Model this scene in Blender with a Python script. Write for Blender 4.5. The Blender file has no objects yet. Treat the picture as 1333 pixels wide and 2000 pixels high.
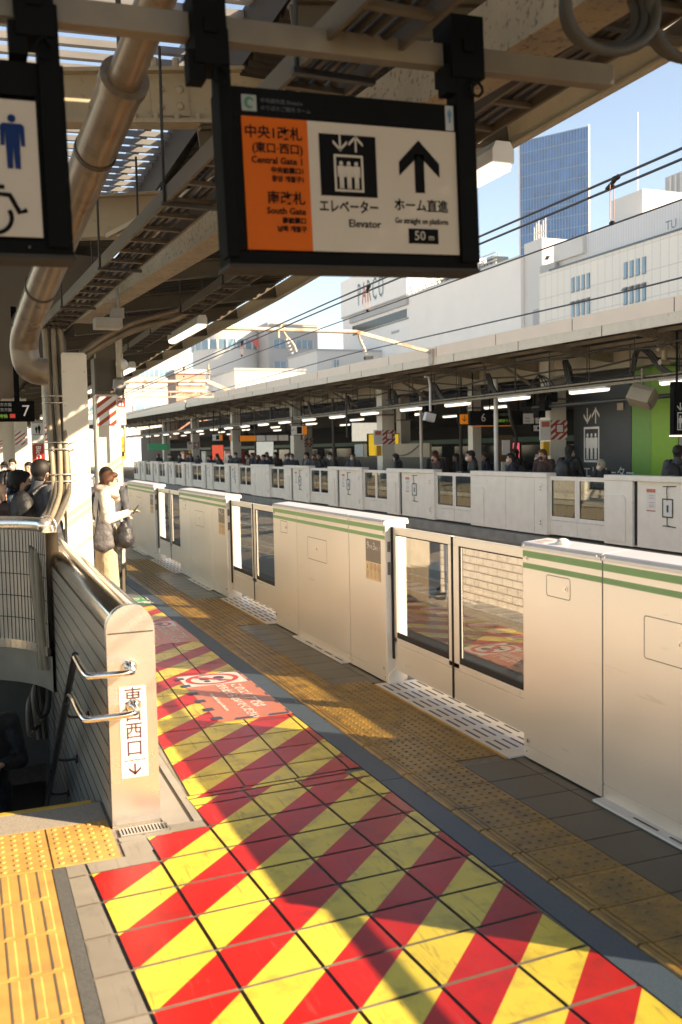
import bpy, bmesh, math, random
from mathutils import Vector, Matrix, Euler
random.seed(7)
HAZE = 0.0003
C = bpy.context.scene.collection
SC = bpy.context.scene
R = math.radians

# ------------------------------------------------------------------ camera, sky, sun, exposure
cam_d = bpy.data.cameras.new('camera')
cam = bpy.data.objects.new('camera', cam_d); C.objects.link(cam); SC.camera = cam
cam_d.sensor_fit = 'VERTICAL'; cam_d.sensor_height = 36; cam_d.sensor_width = 24
cam_d.lens = 1879.3/2000*36
cam_d.clip_start = 0.05; cam_d.clip_end = 3000
Fv = Vector((0.36379929, 0.92915114, -0.0657894)); Rv = Vector((0.93054723, -0.36568395, -0.01889733)); Uv = Vector((0.0416166, 0.05434531, 0.99765457))
cam.matrix_world = Matrix(((Rv.x, Uv.x, -Fv.x, 0), (Rv.y, Uv.y, -Fv.y, 0), (Rv.z, Uv.z, -Fv.z, 1.85), (0, 0, 0, 1)))
cam_d.dof.use_dof = True; cam_d.dof.focus_distance = 9.0; cam_d.dof.aperture_fstop = 3.0

SUN_EL = 26.8
SUN_DIR = Vector((0.745, -0.667, math.tan(R(SUN_EL)))).normalized()      # towards the sun
W = bpy.data.worlds.new('World'); SC.world = W; W.use_nodes = True
nt = W.node_tree; nt.nodes.clear()
sky = nt.nodes.new('ShaderNodeTexSky'); sky.sky_type = 'NISHITA'; sky.sun_disc = False
sky.sun_elevation = R(SUN_EL); sky.sun_rotation = math.atan2(SUN_DIR.x, SUN_DIR.y)
sky.air_density = 1.0; sky.dust_density = 0.35; sky.ozone_density = 2.2
bg = nt.nodes.new('ShaderNodeBackground'); bg.inputs[1].default_value = 0.102
wo = nt.nodes.new('ShaderNodeOutputWorld')
nt.links.new(sky.outputs[0], bg.inputs[0]); nt.links.new(bg.outputs[0], wo.inputs[0])
sd = bpy.data.lights.new('sun', 'SUN'); sd.energy = 5.0; sd.angle = R(0.5); sd.color = (1.0, 0.86, 0.68)
sun = bpy.data.objects.new('sun', sd); C.objects.link(sun)
sun.rotation_euler = SUN_DIR.to_track_quat('Z', 'Y').to_euler(); sun.location = (20, -20, 30)
vs = SC.view_settings; vs.view_transform = 'Standard'; vs.look = 'None'; vs.gamma = 1; vs.exposure = 1.55; vs.use_white_balance = True; vs.white_balance_temperature = 7800; vs.white_balance_tint = 12
SC.cycles.max_bounces = 10; SC.cycles.diffuse_bounces = 5; SC.cycles.glossy_bounces = 5; SC.cycles.transparent_max_bounces = 12
SC.cycles.use_denoising = True

# ------------------------------------------------------------------ materials
MATS = {}
def mat(name, col, rough=0.55, metal=0.0, var=0.10, scale=6.0, bump=0.0, bscale=60.0, dirt=None, stretch=(1, 1, 1), emit=0.0, spec=0.5, bdist=0.004, scuff=None, island=0.0):
    if name in MATS: return MATS[name]
    m = bpy.data.materials.new(name); m.use_nodes = True; t = m.node_tree; t.nodes.clear()
    out = t.nodes.new('ShaderNodeOutputMaterial'); b = t.nodes.new('ShaderNodeBsdfPrincipled')
    t.links.new(b.outputs[0], out.inputs[0])
    b.inputs['Roughness'].default_value = rough; b.inputs['Metallic'].default_value = metal; b.inputs['Specular IOR Level'].default_value = spec
    tc = t.nodes.new('ShaderNodeTexCoord'); mp = t.nodes.new('ShaderNodeMapping'); mp.inputs['Scale'].default_value = stretch
    t.links.new(tc.outputs['Object'], mp.inputs[0])
    nz = t.nodes.new('ShaderNodeTexNoise'); nz.inputs['Scale'].default_value = scale; nz.inputs['Detail'].default_value = 6
    t.links.new(mp.outputs[0], nz.inputs['Vector'])
    mr = t.nodes.new('ShaderNodeMapRange'); mr.inputs[1].default_value = 0.3; mr.inputs[2].default_value = 0.7
    t.links.new(nz.outputs[0], mr.inputs[0])
    mx = t.nodes.new('ShaderNodeMix'); mx.data_type = 'RGBA'
    mx.inputs[6].default_value = (*[c*(1-var) for c in col], 1); mx.inputs[7].default_value = (*[min(1, c*(1+var)) for c in col], 1)
    t.links.new(mr.outputs[0], mx.inputs[0]); last = mx.outputs[2]
    if dirt:
        dcol, lo, hi, dsc = dirt
        n2 = t.nodes.new('ShaderNodeTexNoise'); n2.inputs['Scale'].default_value = dsc; n2.inputs['Detail'].default_value = 8; n2.inputs['Roughness'].default_value = 0.65
        t.links.new(mp.outputs[0], n2.inputs['Vector'])
        r2 = t.nodes.new('ShaderNodeMapRange'); r2.inputs[1].default_value = lo; r2.inputs[2].default_value = hi
        t.links.new(n2.outputs[0], r2.inputs[0])
        m2 = t.nodes.new('ShaderNodeMix'); m2.data_type = 'RGBA'; m2.inputs[7].default_value = (*dcol, 1)
        t.links.new(r2.outputs[0], m2.inputs[0]); t.links.new(last, m2.inputs[6]); last = m2.outputs[2]
    if scuff:                                                  # fine scratches and trodden-in dirt in two directions
        scol, lo, hi = scuff
        for ang, ssc in ((0.5, 26), (-0.9, 34)):
            m3 = t.nodes.new('ShaderNodeMapping'); m3.inputs['Rotation'].default_value = (0, 0, ang); m3.inputs['Scale'].default_value = (1, .10, 1); t.links.new(tc.outputs['Object'], m3.inputs[0])
            n4 = t.nodes.new('ShaderNodeTexNoise'); n4.inputs['Scale'].default_value = ssc; n4.inputs['Detail'].default_value = 4; n4.inputs['Distortion'].default_value = 1.2; t.links.new(m3.outputs[0], n4.inputs['Vector'])
            r4 = t.nodes.new('ShaderNodeMapRange'); r4.inputs[1].default_value = lo; r4.inputs[2].default_value = hi; t.links.new(n4.outputs[0], r4.inputs[0])
            m4 = t.nodes.new('ShaderNodeMix'); m4.data_type = 'RGBA'; m4.inputs[7].default_value = (*scol, 1); t.links.new(r4.outputs[0], m4.inputs[0]); t.links.new(last, m4.inputs[6]); last = m4.outputs[2]
    if island > 0:                                             # each tile or piece a little lighter or darker than the next
        gi = t.nodes.new('ShaderNodeNewGeometry'); ri = t.nodes.new('ShaderNodeMapRange'); ri.inputs[3].default_value = 1-island; ri.inputs[4].default_value = 1+island*.6; t.links.new(gi.outputs['Random Per Island'], ri.inputs[0])
        hs = t.nodes.new('ShaderNodeHueSaturation'); t.links.new(ri.outputs[0], hs.inputs['Value']); t.links.new(last, hs.inputs['Color']); last = hs.outputs[0]
    t.links.new(last, b.inputs['Base Color'])
    rr = t.nodes.new('ShaderNodeMapRange'); rr.inputs[3].default_value = max(0.02, rough-0.08); rr.inputs[4].default_value = min(1, rough+0.08)
    t.links.new(nz.outputs[0], rr.inputs[0]); t.links.new(rr.outputs[0], b.inputs['Roughness'])
    if bump > 0:
        n3 = t.nodes.new('ShaderNodeTexNoise'); n3.inputs['Scale'].default_value = bscale; n3.inputs['Detail'].default_value = 3
        t.links.new(mp.outputs[0], n3.inputs['Vector'])
        bp = t.nodes.new('ShaderNodeBump'); bp.inputs['Strength'].default_value = bump; bp.inputs['Distance'].default_value = bdist
        t.links.new(n3.outputs[0], bp.inputs['Height']); t.links.new(bp.outputs[0], b.inputs['Normal'])
    if emit > 0:
        b.inputs['Emission Color'].default_value = (*col, 1); b.inputs['Emission Strength'].default_value = emit
    MATS[name] = m
    return m

def mat_glass(name, refl, tint):
    m = bpy.data.materials.new(name); m.use_nodes = True; t = m.node_tree; t.nodes.clear()
    out = t.nodes.new('ShaderNodeOutputMaterial'); g = t.nodes.new('ShaderNodeBsdfGlossy'); tr = t.nodes.new('ShaderNodeBsdfTransparent')
    g.inputs['Roughness'].default_value = 0.015; g.inputs['Color'].default_value = (0.95, 0.93, 0.88, 1); tr.inputs['Color'].default_value = (*tint, 1)
    lw = t.nodes.new('ShaderNodeLayerWeight'); lw.inputs[0].default_value = 0.35
    mr = t.nodes.new('ShaderNodeMapRange'); mr.inputs[3].default_value = refl; mr.inputs[4].default_value = min(1, refl+0.30)
    t.links.new(lw.outputs['Fresnel'], mr.inputs[0])
    mx = t.nodes.new('ShaderNodeMixShader'); t.links.new(mr.outputs[0], mx.inputs[0]); t.links.new(tr.outputs[0], mx.inputs[1]); t.links.new(g.outputs[0], mx.inputs[2])
    t.links.new(mx.outputs[0], out.inputs[0]); MATS[name] = m
    return m

def mat_brick(name, c1, c2, mortar, w, h, axes, msize=0.02, offset=0.5, rough=0.3):
    """tiled wall: axes tells which object axes run along and up the wall"""
    m = bpy.data.materials.new(name); m.use_nodes = True; t = m.node_tree; t.nodes.clear()
    out = t.nodes.new('ShaderNodeOutputMaterial'); b = t.nodes.new('ShaderNodeBsdfPrincipled'); t.links.new(b.outputs[0], out.inputs[0])
    tc = t.nodes.new('ShaderNodeTexCoord'); sp = t.nodes.new('ShaderNodeSeparateXYZ'); cb = t.nodes.new('ShaderNodeCombineXYZ')
    t.links.new(tc.outputs['Object'], sp.inputs[0])
    t.links.new(sp.outputs[axes[0]], cb.inputs[0]); t.links.new(sp.outputs[axes[1]], cb.inputs[1])
    br = t.nodes.new('ShaderNodeTexBrick'); br.offset = offset; br.inputs['Scale'].default_value = 1.0
    br.inputs['Color1'].default_value = (*c1, 1); br.inputs['Color2'].default_value = (*c2, 1); br.inputs['Mortar'].default_value = (*mortar, 1)
    br.inputs['Mortar Size'].default_value = msize; br.inputs['Brick Width'].default_value = w; br.inputs['Row Height'].default_value = h; br.inputs['Mortar Smooth'].default_value = 0.1
    t.links.new(cb.outputs[0], br.inputs[0]); t.links.new(br.outputs[0], b.inputs['Base Color'])
    bp = t.nodes.new('ShaderNodeBump'); bp.invert = True; bp.inputs['Strength'].default_value = 0.5; bp.inputs['Distance'].default_value = 0.004
    t.links.new(br.outputs['Fac'], bp.inputs['Height']); t.links.new(bp.outputs[0], b.inputs['Normal'])
    b.inputs['Roughness'].default_value = rough; MATS[name] = m
    return m

CREAM = mat('cream_paint', (0.43, 0.365, 0.255), 0.45, var=0.08, scale=3, dirt=((0.20, 0.13, 0.07), 0.60, 0.80, 22))
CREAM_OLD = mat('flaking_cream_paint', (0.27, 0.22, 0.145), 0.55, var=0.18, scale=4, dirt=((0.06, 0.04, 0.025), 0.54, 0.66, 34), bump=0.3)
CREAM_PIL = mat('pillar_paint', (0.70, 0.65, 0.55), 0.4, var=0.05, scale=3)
STEEL_DK = mat('dark_roof_steel', (0.05, 0.042, 0.03), 0.6, var=0.3, scale=5)
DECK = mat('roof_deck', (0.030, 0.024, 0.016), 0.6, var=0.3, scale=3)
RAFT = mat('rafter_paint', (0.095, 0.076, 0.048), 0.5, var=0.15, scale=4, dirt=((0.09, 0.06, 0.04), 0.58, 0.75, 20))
BLACK = mat('black_frame', (0.0035, 0.004, 0.004), 0.7, var=0.2, spec=0.06)
RUBBER = mat('black_rubber', (0.012, 0.012, 0.012), 0.7, var=0.2)
GATE = mat('gate_panel', (0.81, 0.765, 0.69), 0.33, metal=0.45, var=0.02, scale=2, stretch=(1, 1, 2), bump=0.04, bscale=1.6, bdist=0.02, scuff=((0.60, 0.54, 0.46), .70, .86))
GATE_TOP = mat('gate_cover', (0.70, 0.69, 0.70), 0.42, metal=0.35, var=0.05)
GROOVE = mat('panel_groove', (0.05, 0.04, 0.03), 0.6, var=0.1)
GREEN = mat('green_stripe', (0.20, 0.40, 0.15), 0.45, var=0.08)
WHITE = mat('white_paint', (0.78, 0.76, 0.72), 0.45, var=0.05)
PLATE = mat('threshold_white', (0.74, 0.74, 0.73), 0.35, var=0.05, dirt=((0.35, 0.33, 0.30), 0.62, 0.85, 9))
STAIN = mat('stainless', (0.80, 0.755, 0.69), 0.27, metal=0.85, var=0.02, scale=3)
CHROME = mat('polished_steel', (0.90, 0.86, 0.80), 0.12, metal=1.0, var=0.03)
SHADESTEEL = mat('shaded_handrail', (0.05, 0.05, 0.05), 0.3, metal=0.7, var=0.1)  # descending handrail steel; its shade is put into this dark colour
GLASS = mat_glass('door_glass', 0.065, (1, 1, 1))
GLASS6 = mat_glass('far_door_glass', 0.12, (0.55, 0.62, 0.62))
YEL_F = mat('yellow_film', (0.78, 0.61, 0.07), 0.32, spec=.35, island=.10, var=0.10, scale=5, dirt=((0.38, 0.28, 0.05), 0.50, 0.78, 6), bump=0.06, bscale=140, scuff=((0.26, 0.19, 0.05), .62, .78))
RED_F = mat('red_film', (0.52, 0.016, 0.014), 0.32, spec=.3, island=.14, var=0.12, scale=5, dirt=((0.26, 0.018, 0.016), 0.52, 0.80, 6), bump=0.06, bscale=140, scuff=((0.34, 0.07, 0.06), .63, .78))
ORG_F = mat('orange_film', (0.62, 0.19, 0.105), 0.33, var=0.10, scale=7, dirt=((.42, .16, .10), .5, .8, 8), scuff=((.50, .24, .17), .62, .78))
WHT_F = mat('white_film', (0.72, 0.68, 0.63), 0.33, var=0.05)
NAVY_F = mat('navy_film', (0.035, 0.05, 0.085), 0.35)
REDSIGN_F = mat('red_mark_film', (0.60, 0.04, 0.03), 0.35)
GRN_F = mat('green_film', (0.05, 0.42, 0.13), 0.35)
TILE = mat('floor_tile', (0.28, 0.25, 0.205), 0.42, island=.14, var=0.12, scale=4, dirt=((0.16, 0.14, 0.11), 0.56, 0.8, 5), bump=0.08, bscale=200, scuff=((0.12, 0.10, 0.08), .64, .80))
TILE_D = mat('edge_tile', (0.034, 0.038, 0.033), 0.34, island=.25, var=0.16, scale=3, dirt=((0.07, 0.07, 0.06), 0.55, 0.8, 4), bump=0.06, bscale=150)
GROUT = mat('grout', (0.085, 0.075, 0.065), 0.8, var=0.25, scale=20)
GROUT_L = mat('pale_grout', (0.22, 0.19, 0.155), 0.8, var=0.25, scale=20)
GRAN = mat('granite', (0.060, 0.092, 0.125), 0.5, var=0.35, scale=160, bump=0.15, bscale=220)
GRAN_L = mat('pale_granite', (0.33, 0.29, 0.24), 0.6, var=0.3, scale=150, bump=0.15, bscale=220)
TACT = mat('tactile_yellow', (0.30, 0.172, 0.032), 0.42, var=0.25, scale=5, dirt=((0.09, 0.06, 0.025), 0.48, 0.75, 6), bump=0.08, bscale=120, scuff=((0.08, 0.06, 0.03), .64, .78))
TACT_B = mat('tactile_bright', (0.52, 0.30, 0.082), 0.5, var=0.14, scale=7, dirt=((0.33, 0.21, 0.09), 0.52, 0.80, 8), scuff=((0.25, 0.17, 0.08), .66, .80), bump=0.1, bscale=120)
CONC = mat('concrete', (0.30, 0.28, 0.25), 0.8, var=0.2, scale=3, bump=0.2, bscale=40)
BALLAST = mat('ballast', (0.035, 0.031, 0.027), 0.9, var=0.5, scale=30, bump=0.9, bscale=24)
RUST = mat('rail_rust', (0.13, 0.075, 0.045), 0.7, var=0.3, scale=20)
RAILTOP = mat('rail_head', (0.5, 0.47, 0.44), 0.25, metal=0.9)
CABLE = mat('grey_cable', (0.27, 0.225, 0.155), 0.5, var=0.12, scale=9)
CABLE_D = mat('dark_cable', (0.035, 0.033, 0.03), 0.5)
PIPE = mat('glazed_pipe', (0.20, 0.155, 0.105), 0.30, metal=0.12, var=0.2, scale=5, dirt=((0.10, 0.07, 0.045), .55, .75, 9))
LAMP = mat('lamp_body', (0.66, 0.64, 0.60), 0.4)
LAMP_ON = mat('lamp_tube', (1.0, 0.97, 0.90), 0.4, emit=0.6)
P6G = mat('cream_gate', (0.92, 0.83, 0.72), 0.42, var=0.05, scale=4, dirt=((0.30, 0.27, 0.24), 0.64, 0.85, 6))
BRICK_OUT = mat_brick('white_brick_tile', (0.78, 0.74, 0.68), (0.72, 0.68, 0.62), (0.27, 0.245, 0.215), 0.205, 0.085, (1, 2), 0.0065)
BRICK_IN = mat_brick('long_wall_tile', (0.36, 0.32, 0.26), (0.30, 0.27, 0.22), (0.035, 0.03, 0.025), 3.0, 0.098, (1, 2), 0.006, rough=0.25)

# ------------------------------------------------------------------ helpers
def wloc(o):
    v = Vector((0, 0, 0))
    while o is not None:
        v = v + o.location; o = o.parent
    return v
class MB:
    def __init__(s): s.v = []; s.f = []; s.mi = []; s.sm = []
    def add(s, vs, fs, m=0, smooth=False):
        n = len(s.v); s.v += [tuple(v) for v in vs]
        for f in fs: s.f.append([i+n for i in f]); s.mi.append(m); s.sm.append(smooth)
        return s
    def box(s, x0, x1, y0, y1, z0, z1, m=0):
        return s.add([(x0,y0,z0),(x1,y0,z0),(x1,y1,z0),(x0,y1,z0),(x0,y0,z1),(x1,y0,z1),(x1,y1,z1),(x0,y1,z1)],
                     [(0,3,2,1),(4,5,6,7),(0,1,5,4),(1,2,6,5),(2,3,7,6),(3,0,4,7)], m)
    def obox(s, c, ax, ay, az, m=0):
        """box by centre and three half-axis vectors"""
        c, ax, ay, az = map(Vector, (c, ax, ay, az))
        vs = [c+ax*i+ay*j+az*k for k in (-1, 1) for j in (-1, 1) for i in (-1, 1)]
        return s.add(vs, [(0,2,3,1),(4,5,7,6),(0,1,5,4),(1,3,7,5),(3,2,6,7),(2,0,4,6)], m)
    def bar(s, p0, p1, w, h, m=0, up=(0, 0, 1)):
        p0, p1 = Vector(p0), Vector(p1); d = (p1-p0); L = d.length; d.normalize(); u = Vector(up); sd_ = d.cross(u)
        if sd_.length < 1e-4: sd_ = d.cross(Vector((1, 0, 0)))
        sd_.normalize(); u = sd_.cross(d).normalized()
        return s.obox((p0+p1)/2, sd_*(w/2), d*(L/2), u*(h/2), m)
    def poly(s, pts, m=0): return s.add(pts, [list(range(len(pts)))], m)
    def prism(s, pts, off, m=0):
        """extrude a polygon (list of 3d points) by vector off"""
        off = Vector(off); n = len(pts); a = [Vector(p) for p in pts]; b = [p+off for p in a]
        fs = [list(range(n))[::-1], [i+n for i in range(n)]]+[(i, (i+1) % n, (i+1) % n+n, i+n) for i in range(n)]
        return s.add(a+b, fs, m)
    def cyl(s, p0, p1, r0, r1=None, n=16, m=0, cap=True, smooth=True):
        r1 = r0 if r1 is None else r1
        p0, p1 = Vector(p0), Vector(p1); d = (p1-p0).normalized(); a = d.orthogonal().normalized(); b = d.cross(a)
        ring = [(a*math.cos(2*math.pi*i/n)+b*math.sin(2*math.pi*i/n)) for i in range(n)]
        s.add([p0+q*r0 for q in ring]+[p1+q*r1 for q in ring], [(i, (i+1) % n, (i+1) % n+n, i+n) for i in range(n)], m, smooth)
        if cap:
            s.add([p0+q*r0 for q in ring], [list(range(n))[::-1]], m); s.add([p1+q*r1 for q in ring], [list(range(n))], m)
        return s
    def tube(s, pts, r, n=10, m=0, sub=0):
        P = [Vector(p) for p in pts]
        for _ in range(sub):                                   # Chaikin rounding of the corners
            Q = [P[0]]
            for a, b in zip(P[:-1], P[1:]): Q += [a*0.75+b*0.25, a*0.25+b*0.75]
            P = Q+[P[-1]]
        k = len(P); rs = r if isinstance(r, (list, tuple)) else [r]*k
        if len(rs) != k: rs = [rs[0]+(rs[-1]-rs[0])*i/(k-1) for i in range(k)]
        up = None; vs = []
        for i, p in enumerate(P):
            d = (P[min(i+1, k-1)]-P[max(i-1, 0)]).normalized()
            if up is None: up = d.orthogonal().normalized()
            up = (up-d*up.dot(d)).normalized(); q = d.cross(up)
            vs += [p+(up*math.cos(2*math.pi*j/n)+q*math.sin(2*math.pi*j/n))*rs[i] for j in range(n)]
        fs = [(i*n+j, i*n+(j+1) % n, (i+1)*n+(j+1) % n, (i+1)*n+j) for i in range(k-1) for j in range(n)]
        s.add(vs, fs, m, True); s.add(vs[:n], [list(range(n))[::-1]], m); s.add(vs[-n:], [list(range(n))], m)
        return s
    def sph(s, c, r, n=14, k=9, m=0):
        r = (r, r, r) if not isinstance(r, (tuple, list)) else r
        vs = [(c[0], c[1], c[2]+r[2])]
        for i in range(1, k):
            t = math.pi*i/k
            vs += [(c[0]+r[0]*math.sin(t)*math.cos(2*math.pi*j/n), c[1]+r[1]*math.sin(t)*math.sin(2*math.pi*j/n), c[2]+r[2]*math.cos(t)) for j in range(n)]
        vs.append((c[0], c[1], c[2]-r[2])); L = len(vs)-1
        fs = [(0, 1+j, 1+(j+1) % n) for j in range(n)]
        fs += [(1+i*n+j, 1+(i+1)*n+j, 1+(i+1)*n+(j+1) % n, 1+i*n+(j+1) % n) for i in range(k-2) for j in range(n)]
        fs += [(L, 1+(k-2)*n+(j+1) % n, 1+(k-2)*n+j) for j in range(n)]
        return s.add(vs, fs, m, True)
    def build(s, name, mats, parent=None, bevel=0, loc=None, fixn=True):
        me = bpy.data.meshes.new(name)
        off = wloc(parent) if parent is not None else Vector(loc or (0, 0, 0))
        me.from_pydata([tuple(Vector(v)-off) for v in s.v], [], s.f)
        mats = mats if isinstance(mats, (list, tuple)) else [mats]
        for m in mats: me.materials.append(m)
        for p, i, k in zip(me.polygons, s.mi, s.sm): p.material_index = i; p.use_smooth = k
        if fixn:
            bm = bmesh.new(); bm.from_mesh(me); bmesh.ops.recalc_face_normals(bm, faces=bm.faces); bm.to_mesh(me); bm.free()
        o = bpy.data.objects.new(name, me); C.objects.link(o)
        if parent is not None: o.parent = parent
        elif loc: o.location = loc
        if bevel:
            bv = o.modifiers.new('bevel', 'BEVEL'); bv.width = bevel; bv.segments = 2; bv.limit_method = 'ANGLE'; bv.angle_limit = R(40)
        return o
def tag(o, label, cat, group=None):
    o['label'] = label; o['category'] = cat
    if group: o['group'] = group
    return o
def thing(name, label, cat, loc=(0, 0, 0), group=None):
    o = bpy.data.objects.new(name, None); C.objects.link(o); o.location = loc; o.empty_display_size = 0.2
    return tag(o, label, cat, group)
def struct(o): o['kind'] = 'structure'; return o
def clone(root, loc=None, label=None, group=None, swap=None, rotz=None):
    """copy of a thing with copies of its parts and sub-parts; swap: {old material: new material}"""
    def cp(o, par):
        c = o.copy(); C.objects.link(c)
        if par is not None: c.parent = par
        if swap and c.type == 'MESH':
            for sl in c.material_slots:
                k = c.name.split('.')[0]
                if k in swap: sl.link = 'OBJECT'; sl.material = swap[k]
        for ch in list(o.children): cp(ch, c)
        return c
    r = cp(root, None)
    if loc is not None: r.location = loc
    if rotz is not None: r.rotation_euler = (0, 0, rotz)
    if label: r['label'] = label
    if group: r['group'] = group
    return r

# lettering
_txt = {}
def txt_mesh(body, size, align='CENTER', bold=0.0, ext=0.0008):
    k = (body, size, align, bold, ext)
    if k not in _txt:
        cu = bpy.data.curves.new('lettering', 'FONT'); cu.body = body; cu.size = size; cu.align_x = align; cu.align_y = 'CENTER'; cu.extrude = ext; cu.offset = bold; cu.resolution_u = 2
        ob = bpy.data.objects.new('lettering', cu); C.objects.link(ob)
        bpy.context.view_layer.update()
        me = bpy.data.meshes.new_from_object(ob.evaluated_get(bpy.context.evaluated_depsgraph_get()))
        bpy.data.objects.remove(ob); bpy.data.curves.remove(cu); _txt[k] = me
    return _txt[k]
FACE = {'-y': (R(90), 0, 0), '-x': (R(90), 0, R(-90)), '+x': (R(90), 0, R(90)), '+y': (R(90), 0, R(180))}
def text(body, size, p, face, m, parent, align='CENTER', bold=0.0, sx=1.0, rot=None):
    me = txt_mesh(body, size, align, bold).copy(); me.materials.clear(); me.materials.append(m)
    o = bpy.data.objects.new('lettering', me); C.objects.link(o)
    o.parent = parent; o.location = Vector(p)-wloc(parent); o.rotation_euler = rot or FACE[face]; o.scale = (sx, 1, 1)
    return o

def clip(poly, a, b, c):
    """keep the part of a 2d polygon where a*x+b*y<=c"""
    out = []
    for i in range(len(poly)):
        p, q = poly[i], poly[(i+1) % len(poly)]; dp = a*p[0]+b*p[1]-c; dq = a*q[0]+b*q[1]-c
        if dp <= 0: out.append(p)
        if (dp < 0 < dq) or (dq < 0 < dp):
            t = dp/(dp-dq); out.append((p[0]+(q[0]-p[0])*t, p[1]+(q[1]-p[1])*t))
    return out
def clipbox(poly, x0, x1, y0, y1):
    for a, b, c in ((1, 0, x1), (-1, 0, -x0), (0, 1, y1), (0, -1, -y0)):
        poly = clip(poly, a, b, c)
        if len(poly) < 3: return []
    return poly
def area(p): return abs(sum(p[i][0]*p[(i+1) % len(p)][1]-p[(i+1) % len(p)][0]*p[i][1] for i in range(len(p))))/2
def flat(mb, poly, z, m=0): mb.poly([(x, y, z) for x, y in poly], m)

# ------------------------------------------------------------------ ground, track bed, platform body
g = MB(); g.poly([(-1500,-1500,-1.9),(1500,-1500,-1.9),(1500,1500,-1.9),(-1500,1500,-1.9)])
struct(g.build('ground', mat('city_ground', (0.50, 0.46, 0.41), 0.9)))
tb = MB(); tb.box(3.32, 10.85, -30, 160, -1.7, -1.22); struct(tb.build('track_bed', BALLAST))
SX0, SX1, SY0, SY1 = -2.4, 0.62, 5.17, 9.4
sl = MB()
for x0, x1, y0, y1 in ((-7, 3.3, -12, SY0), (-7, SX0, SY0, SY1), (SX1, 3.3, SY0, SY1), (-7, 3.3, SY1, 150)):
    sl.box(x0, x1, y0, y1, -1.25, -.002)
struct(sl.build('platform_slab', GROUT_L))
sl = MB()
sl.box(3.0, 3.34, -12, 150, -0.16, -0.004); struct(sl.build('platform_edge_slab', CONC))

# floor tiles: a skewed grid before the joint, a straighter one behind it
GX, GY, TSX, TSY, SKX, SKY = 0.4307, 4.5325, 0.312, 0.2888, 0.9988, 0.0484
def gridA(i, r): return (GX+i*TSX*SKX+r*TSY*SKY, GY+i*TSX*SKY-r*TSY*SKX)
def shrink(p, d):
    cx = sum(q[0] for q in p)/len(p); cy = sum(q[1] for q in p)/len(p); o = []
    for x, y in p:
        o.append((x+(d if x < cx else -d), y+(d if y < cy else -d)))
    return o
PLAIN, FILM = [], []         # plain tile polygons, film covered tile polygons
for r in range(-3, 14):
    for i in range(-3, 7):
        q = [gridA(i, r+1), gridA(i+1, r+1), gridA(i+1, r), gridA(i, r)]
        q = clip(q, -SKY, 1, 4.905)
        q = clip(q, 1, 0, 2.075) if len(q) > 2 else q
        if len(q) < 3: continue
        q = shrink(q, 0.0065)
        if area(q) < 0.0006: continue
        cy = sum(p[1] for p in q)/len(q); cx = sum(p[0] for p in q)/len(q)
        rr = r
        film = (i >= 0 and rr >= 1) and (i >= 1 or rr >= 1) and not (rr < 1)
        # left outline of the film steps inwards by whole tiles
        lo = 2 if rr < 0 else (1 if rr < 1 else 0)
        film = i >= lo
        if film: FILM.append(q)
        else:
            for x0, x1, y0, y1 in ((0.355, 0.62, -8, 4.372), (0.62, 2.08, -8, 4.60), (0.876, 2.08, 4.60, 4.66), (1.045, 2.08, 4.66, 5.0)):
                p = clipbox(q, x0, x1, y0, y1)
                if p and area(p) > 0.0008: PLAIN.append(p)
for i in range(2, 5):                                             # slim row between the two joints
    a = gridA(i, 0); b = gridA(i+1, 0)
    FILM.append(shrink([(a[0]-.02, 4.907+SKY*a[0]), (b[0]-.02, 4.907+SKY*b[0]), (b[0]-.02, 4.953+SKY*b[0]), (a[0]-.02, 4.953+SKY*a[0])], 0.004))
def colB(i, y): return 1.055+0.315*i+0.029*(y-4.977)
for k in range(0, 100):
    y0, y1 = 5.284+0.315*(k-1), 5.284+0.315*k
    for i in range(-7, 5):
        q = [(colB(i, y0), y0), (colB(i+1, y0), y0), (colB(i+1, y1), y1), (colB(i, y1), y1)]
        if k == 0: q = clip(q, SKY, -1, -4.957)
        if len(q) < 3: continue
        q = clip(q, 1, 0, 2.075)
        if len(q) < 3: continue
        q = shrink(q, 0.005)
        if area(q) < 0.0006: continue
        if i >= 0 and k < 21: FILM.append(q)
        elif i >= 0 and k < 1: pass
        else:
            p = clipbox(q, 1.05 if k < 17 else -1.2, 2.075, 0, 60)
            if p and area(p) > 0.001: PLAIN.append(p)
t = MB()
for q in PLAIN+FILM: flat(t, q, 0.004)
struct(t.build('floor_tiles', TILE))
# striped film: 45 degree bands cut tile by tile
f = MB()
PER, LO, HI = 0.592, -0.79, -0.50
NOTICES = [(1.55, 2.077, 6.30, 7.74), (1.60, 2.077, 9.14, 10.38)]
for q in FILM:
    cy = sum(p[1] for p in q)/len(q)
    off = 0.0 if cy < 4.93 else 0.13
    q = shrink(q, 0.0012)
    for k in range(-2, 24):
        lo, hi = LO-PER*k-off, HI-PER*k-off
        for a, b, m in ((lo, hi, 1), (hi, hi+PER-(HI-LO), 0)):
            p = clip(clip(q, -1, 1, -a), 1, -1, b)                  # a <= x-y <= b
            if len(p) < 3 or area(p) < 1e-5: continue
            flat(f, p, 0.0075, m)
st = f.build('floor_film', [YEL_F, RED_F]); tag(st, 'red and yellow striped film stuck on the platform floor tiles', 'floor sticker')

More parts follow.
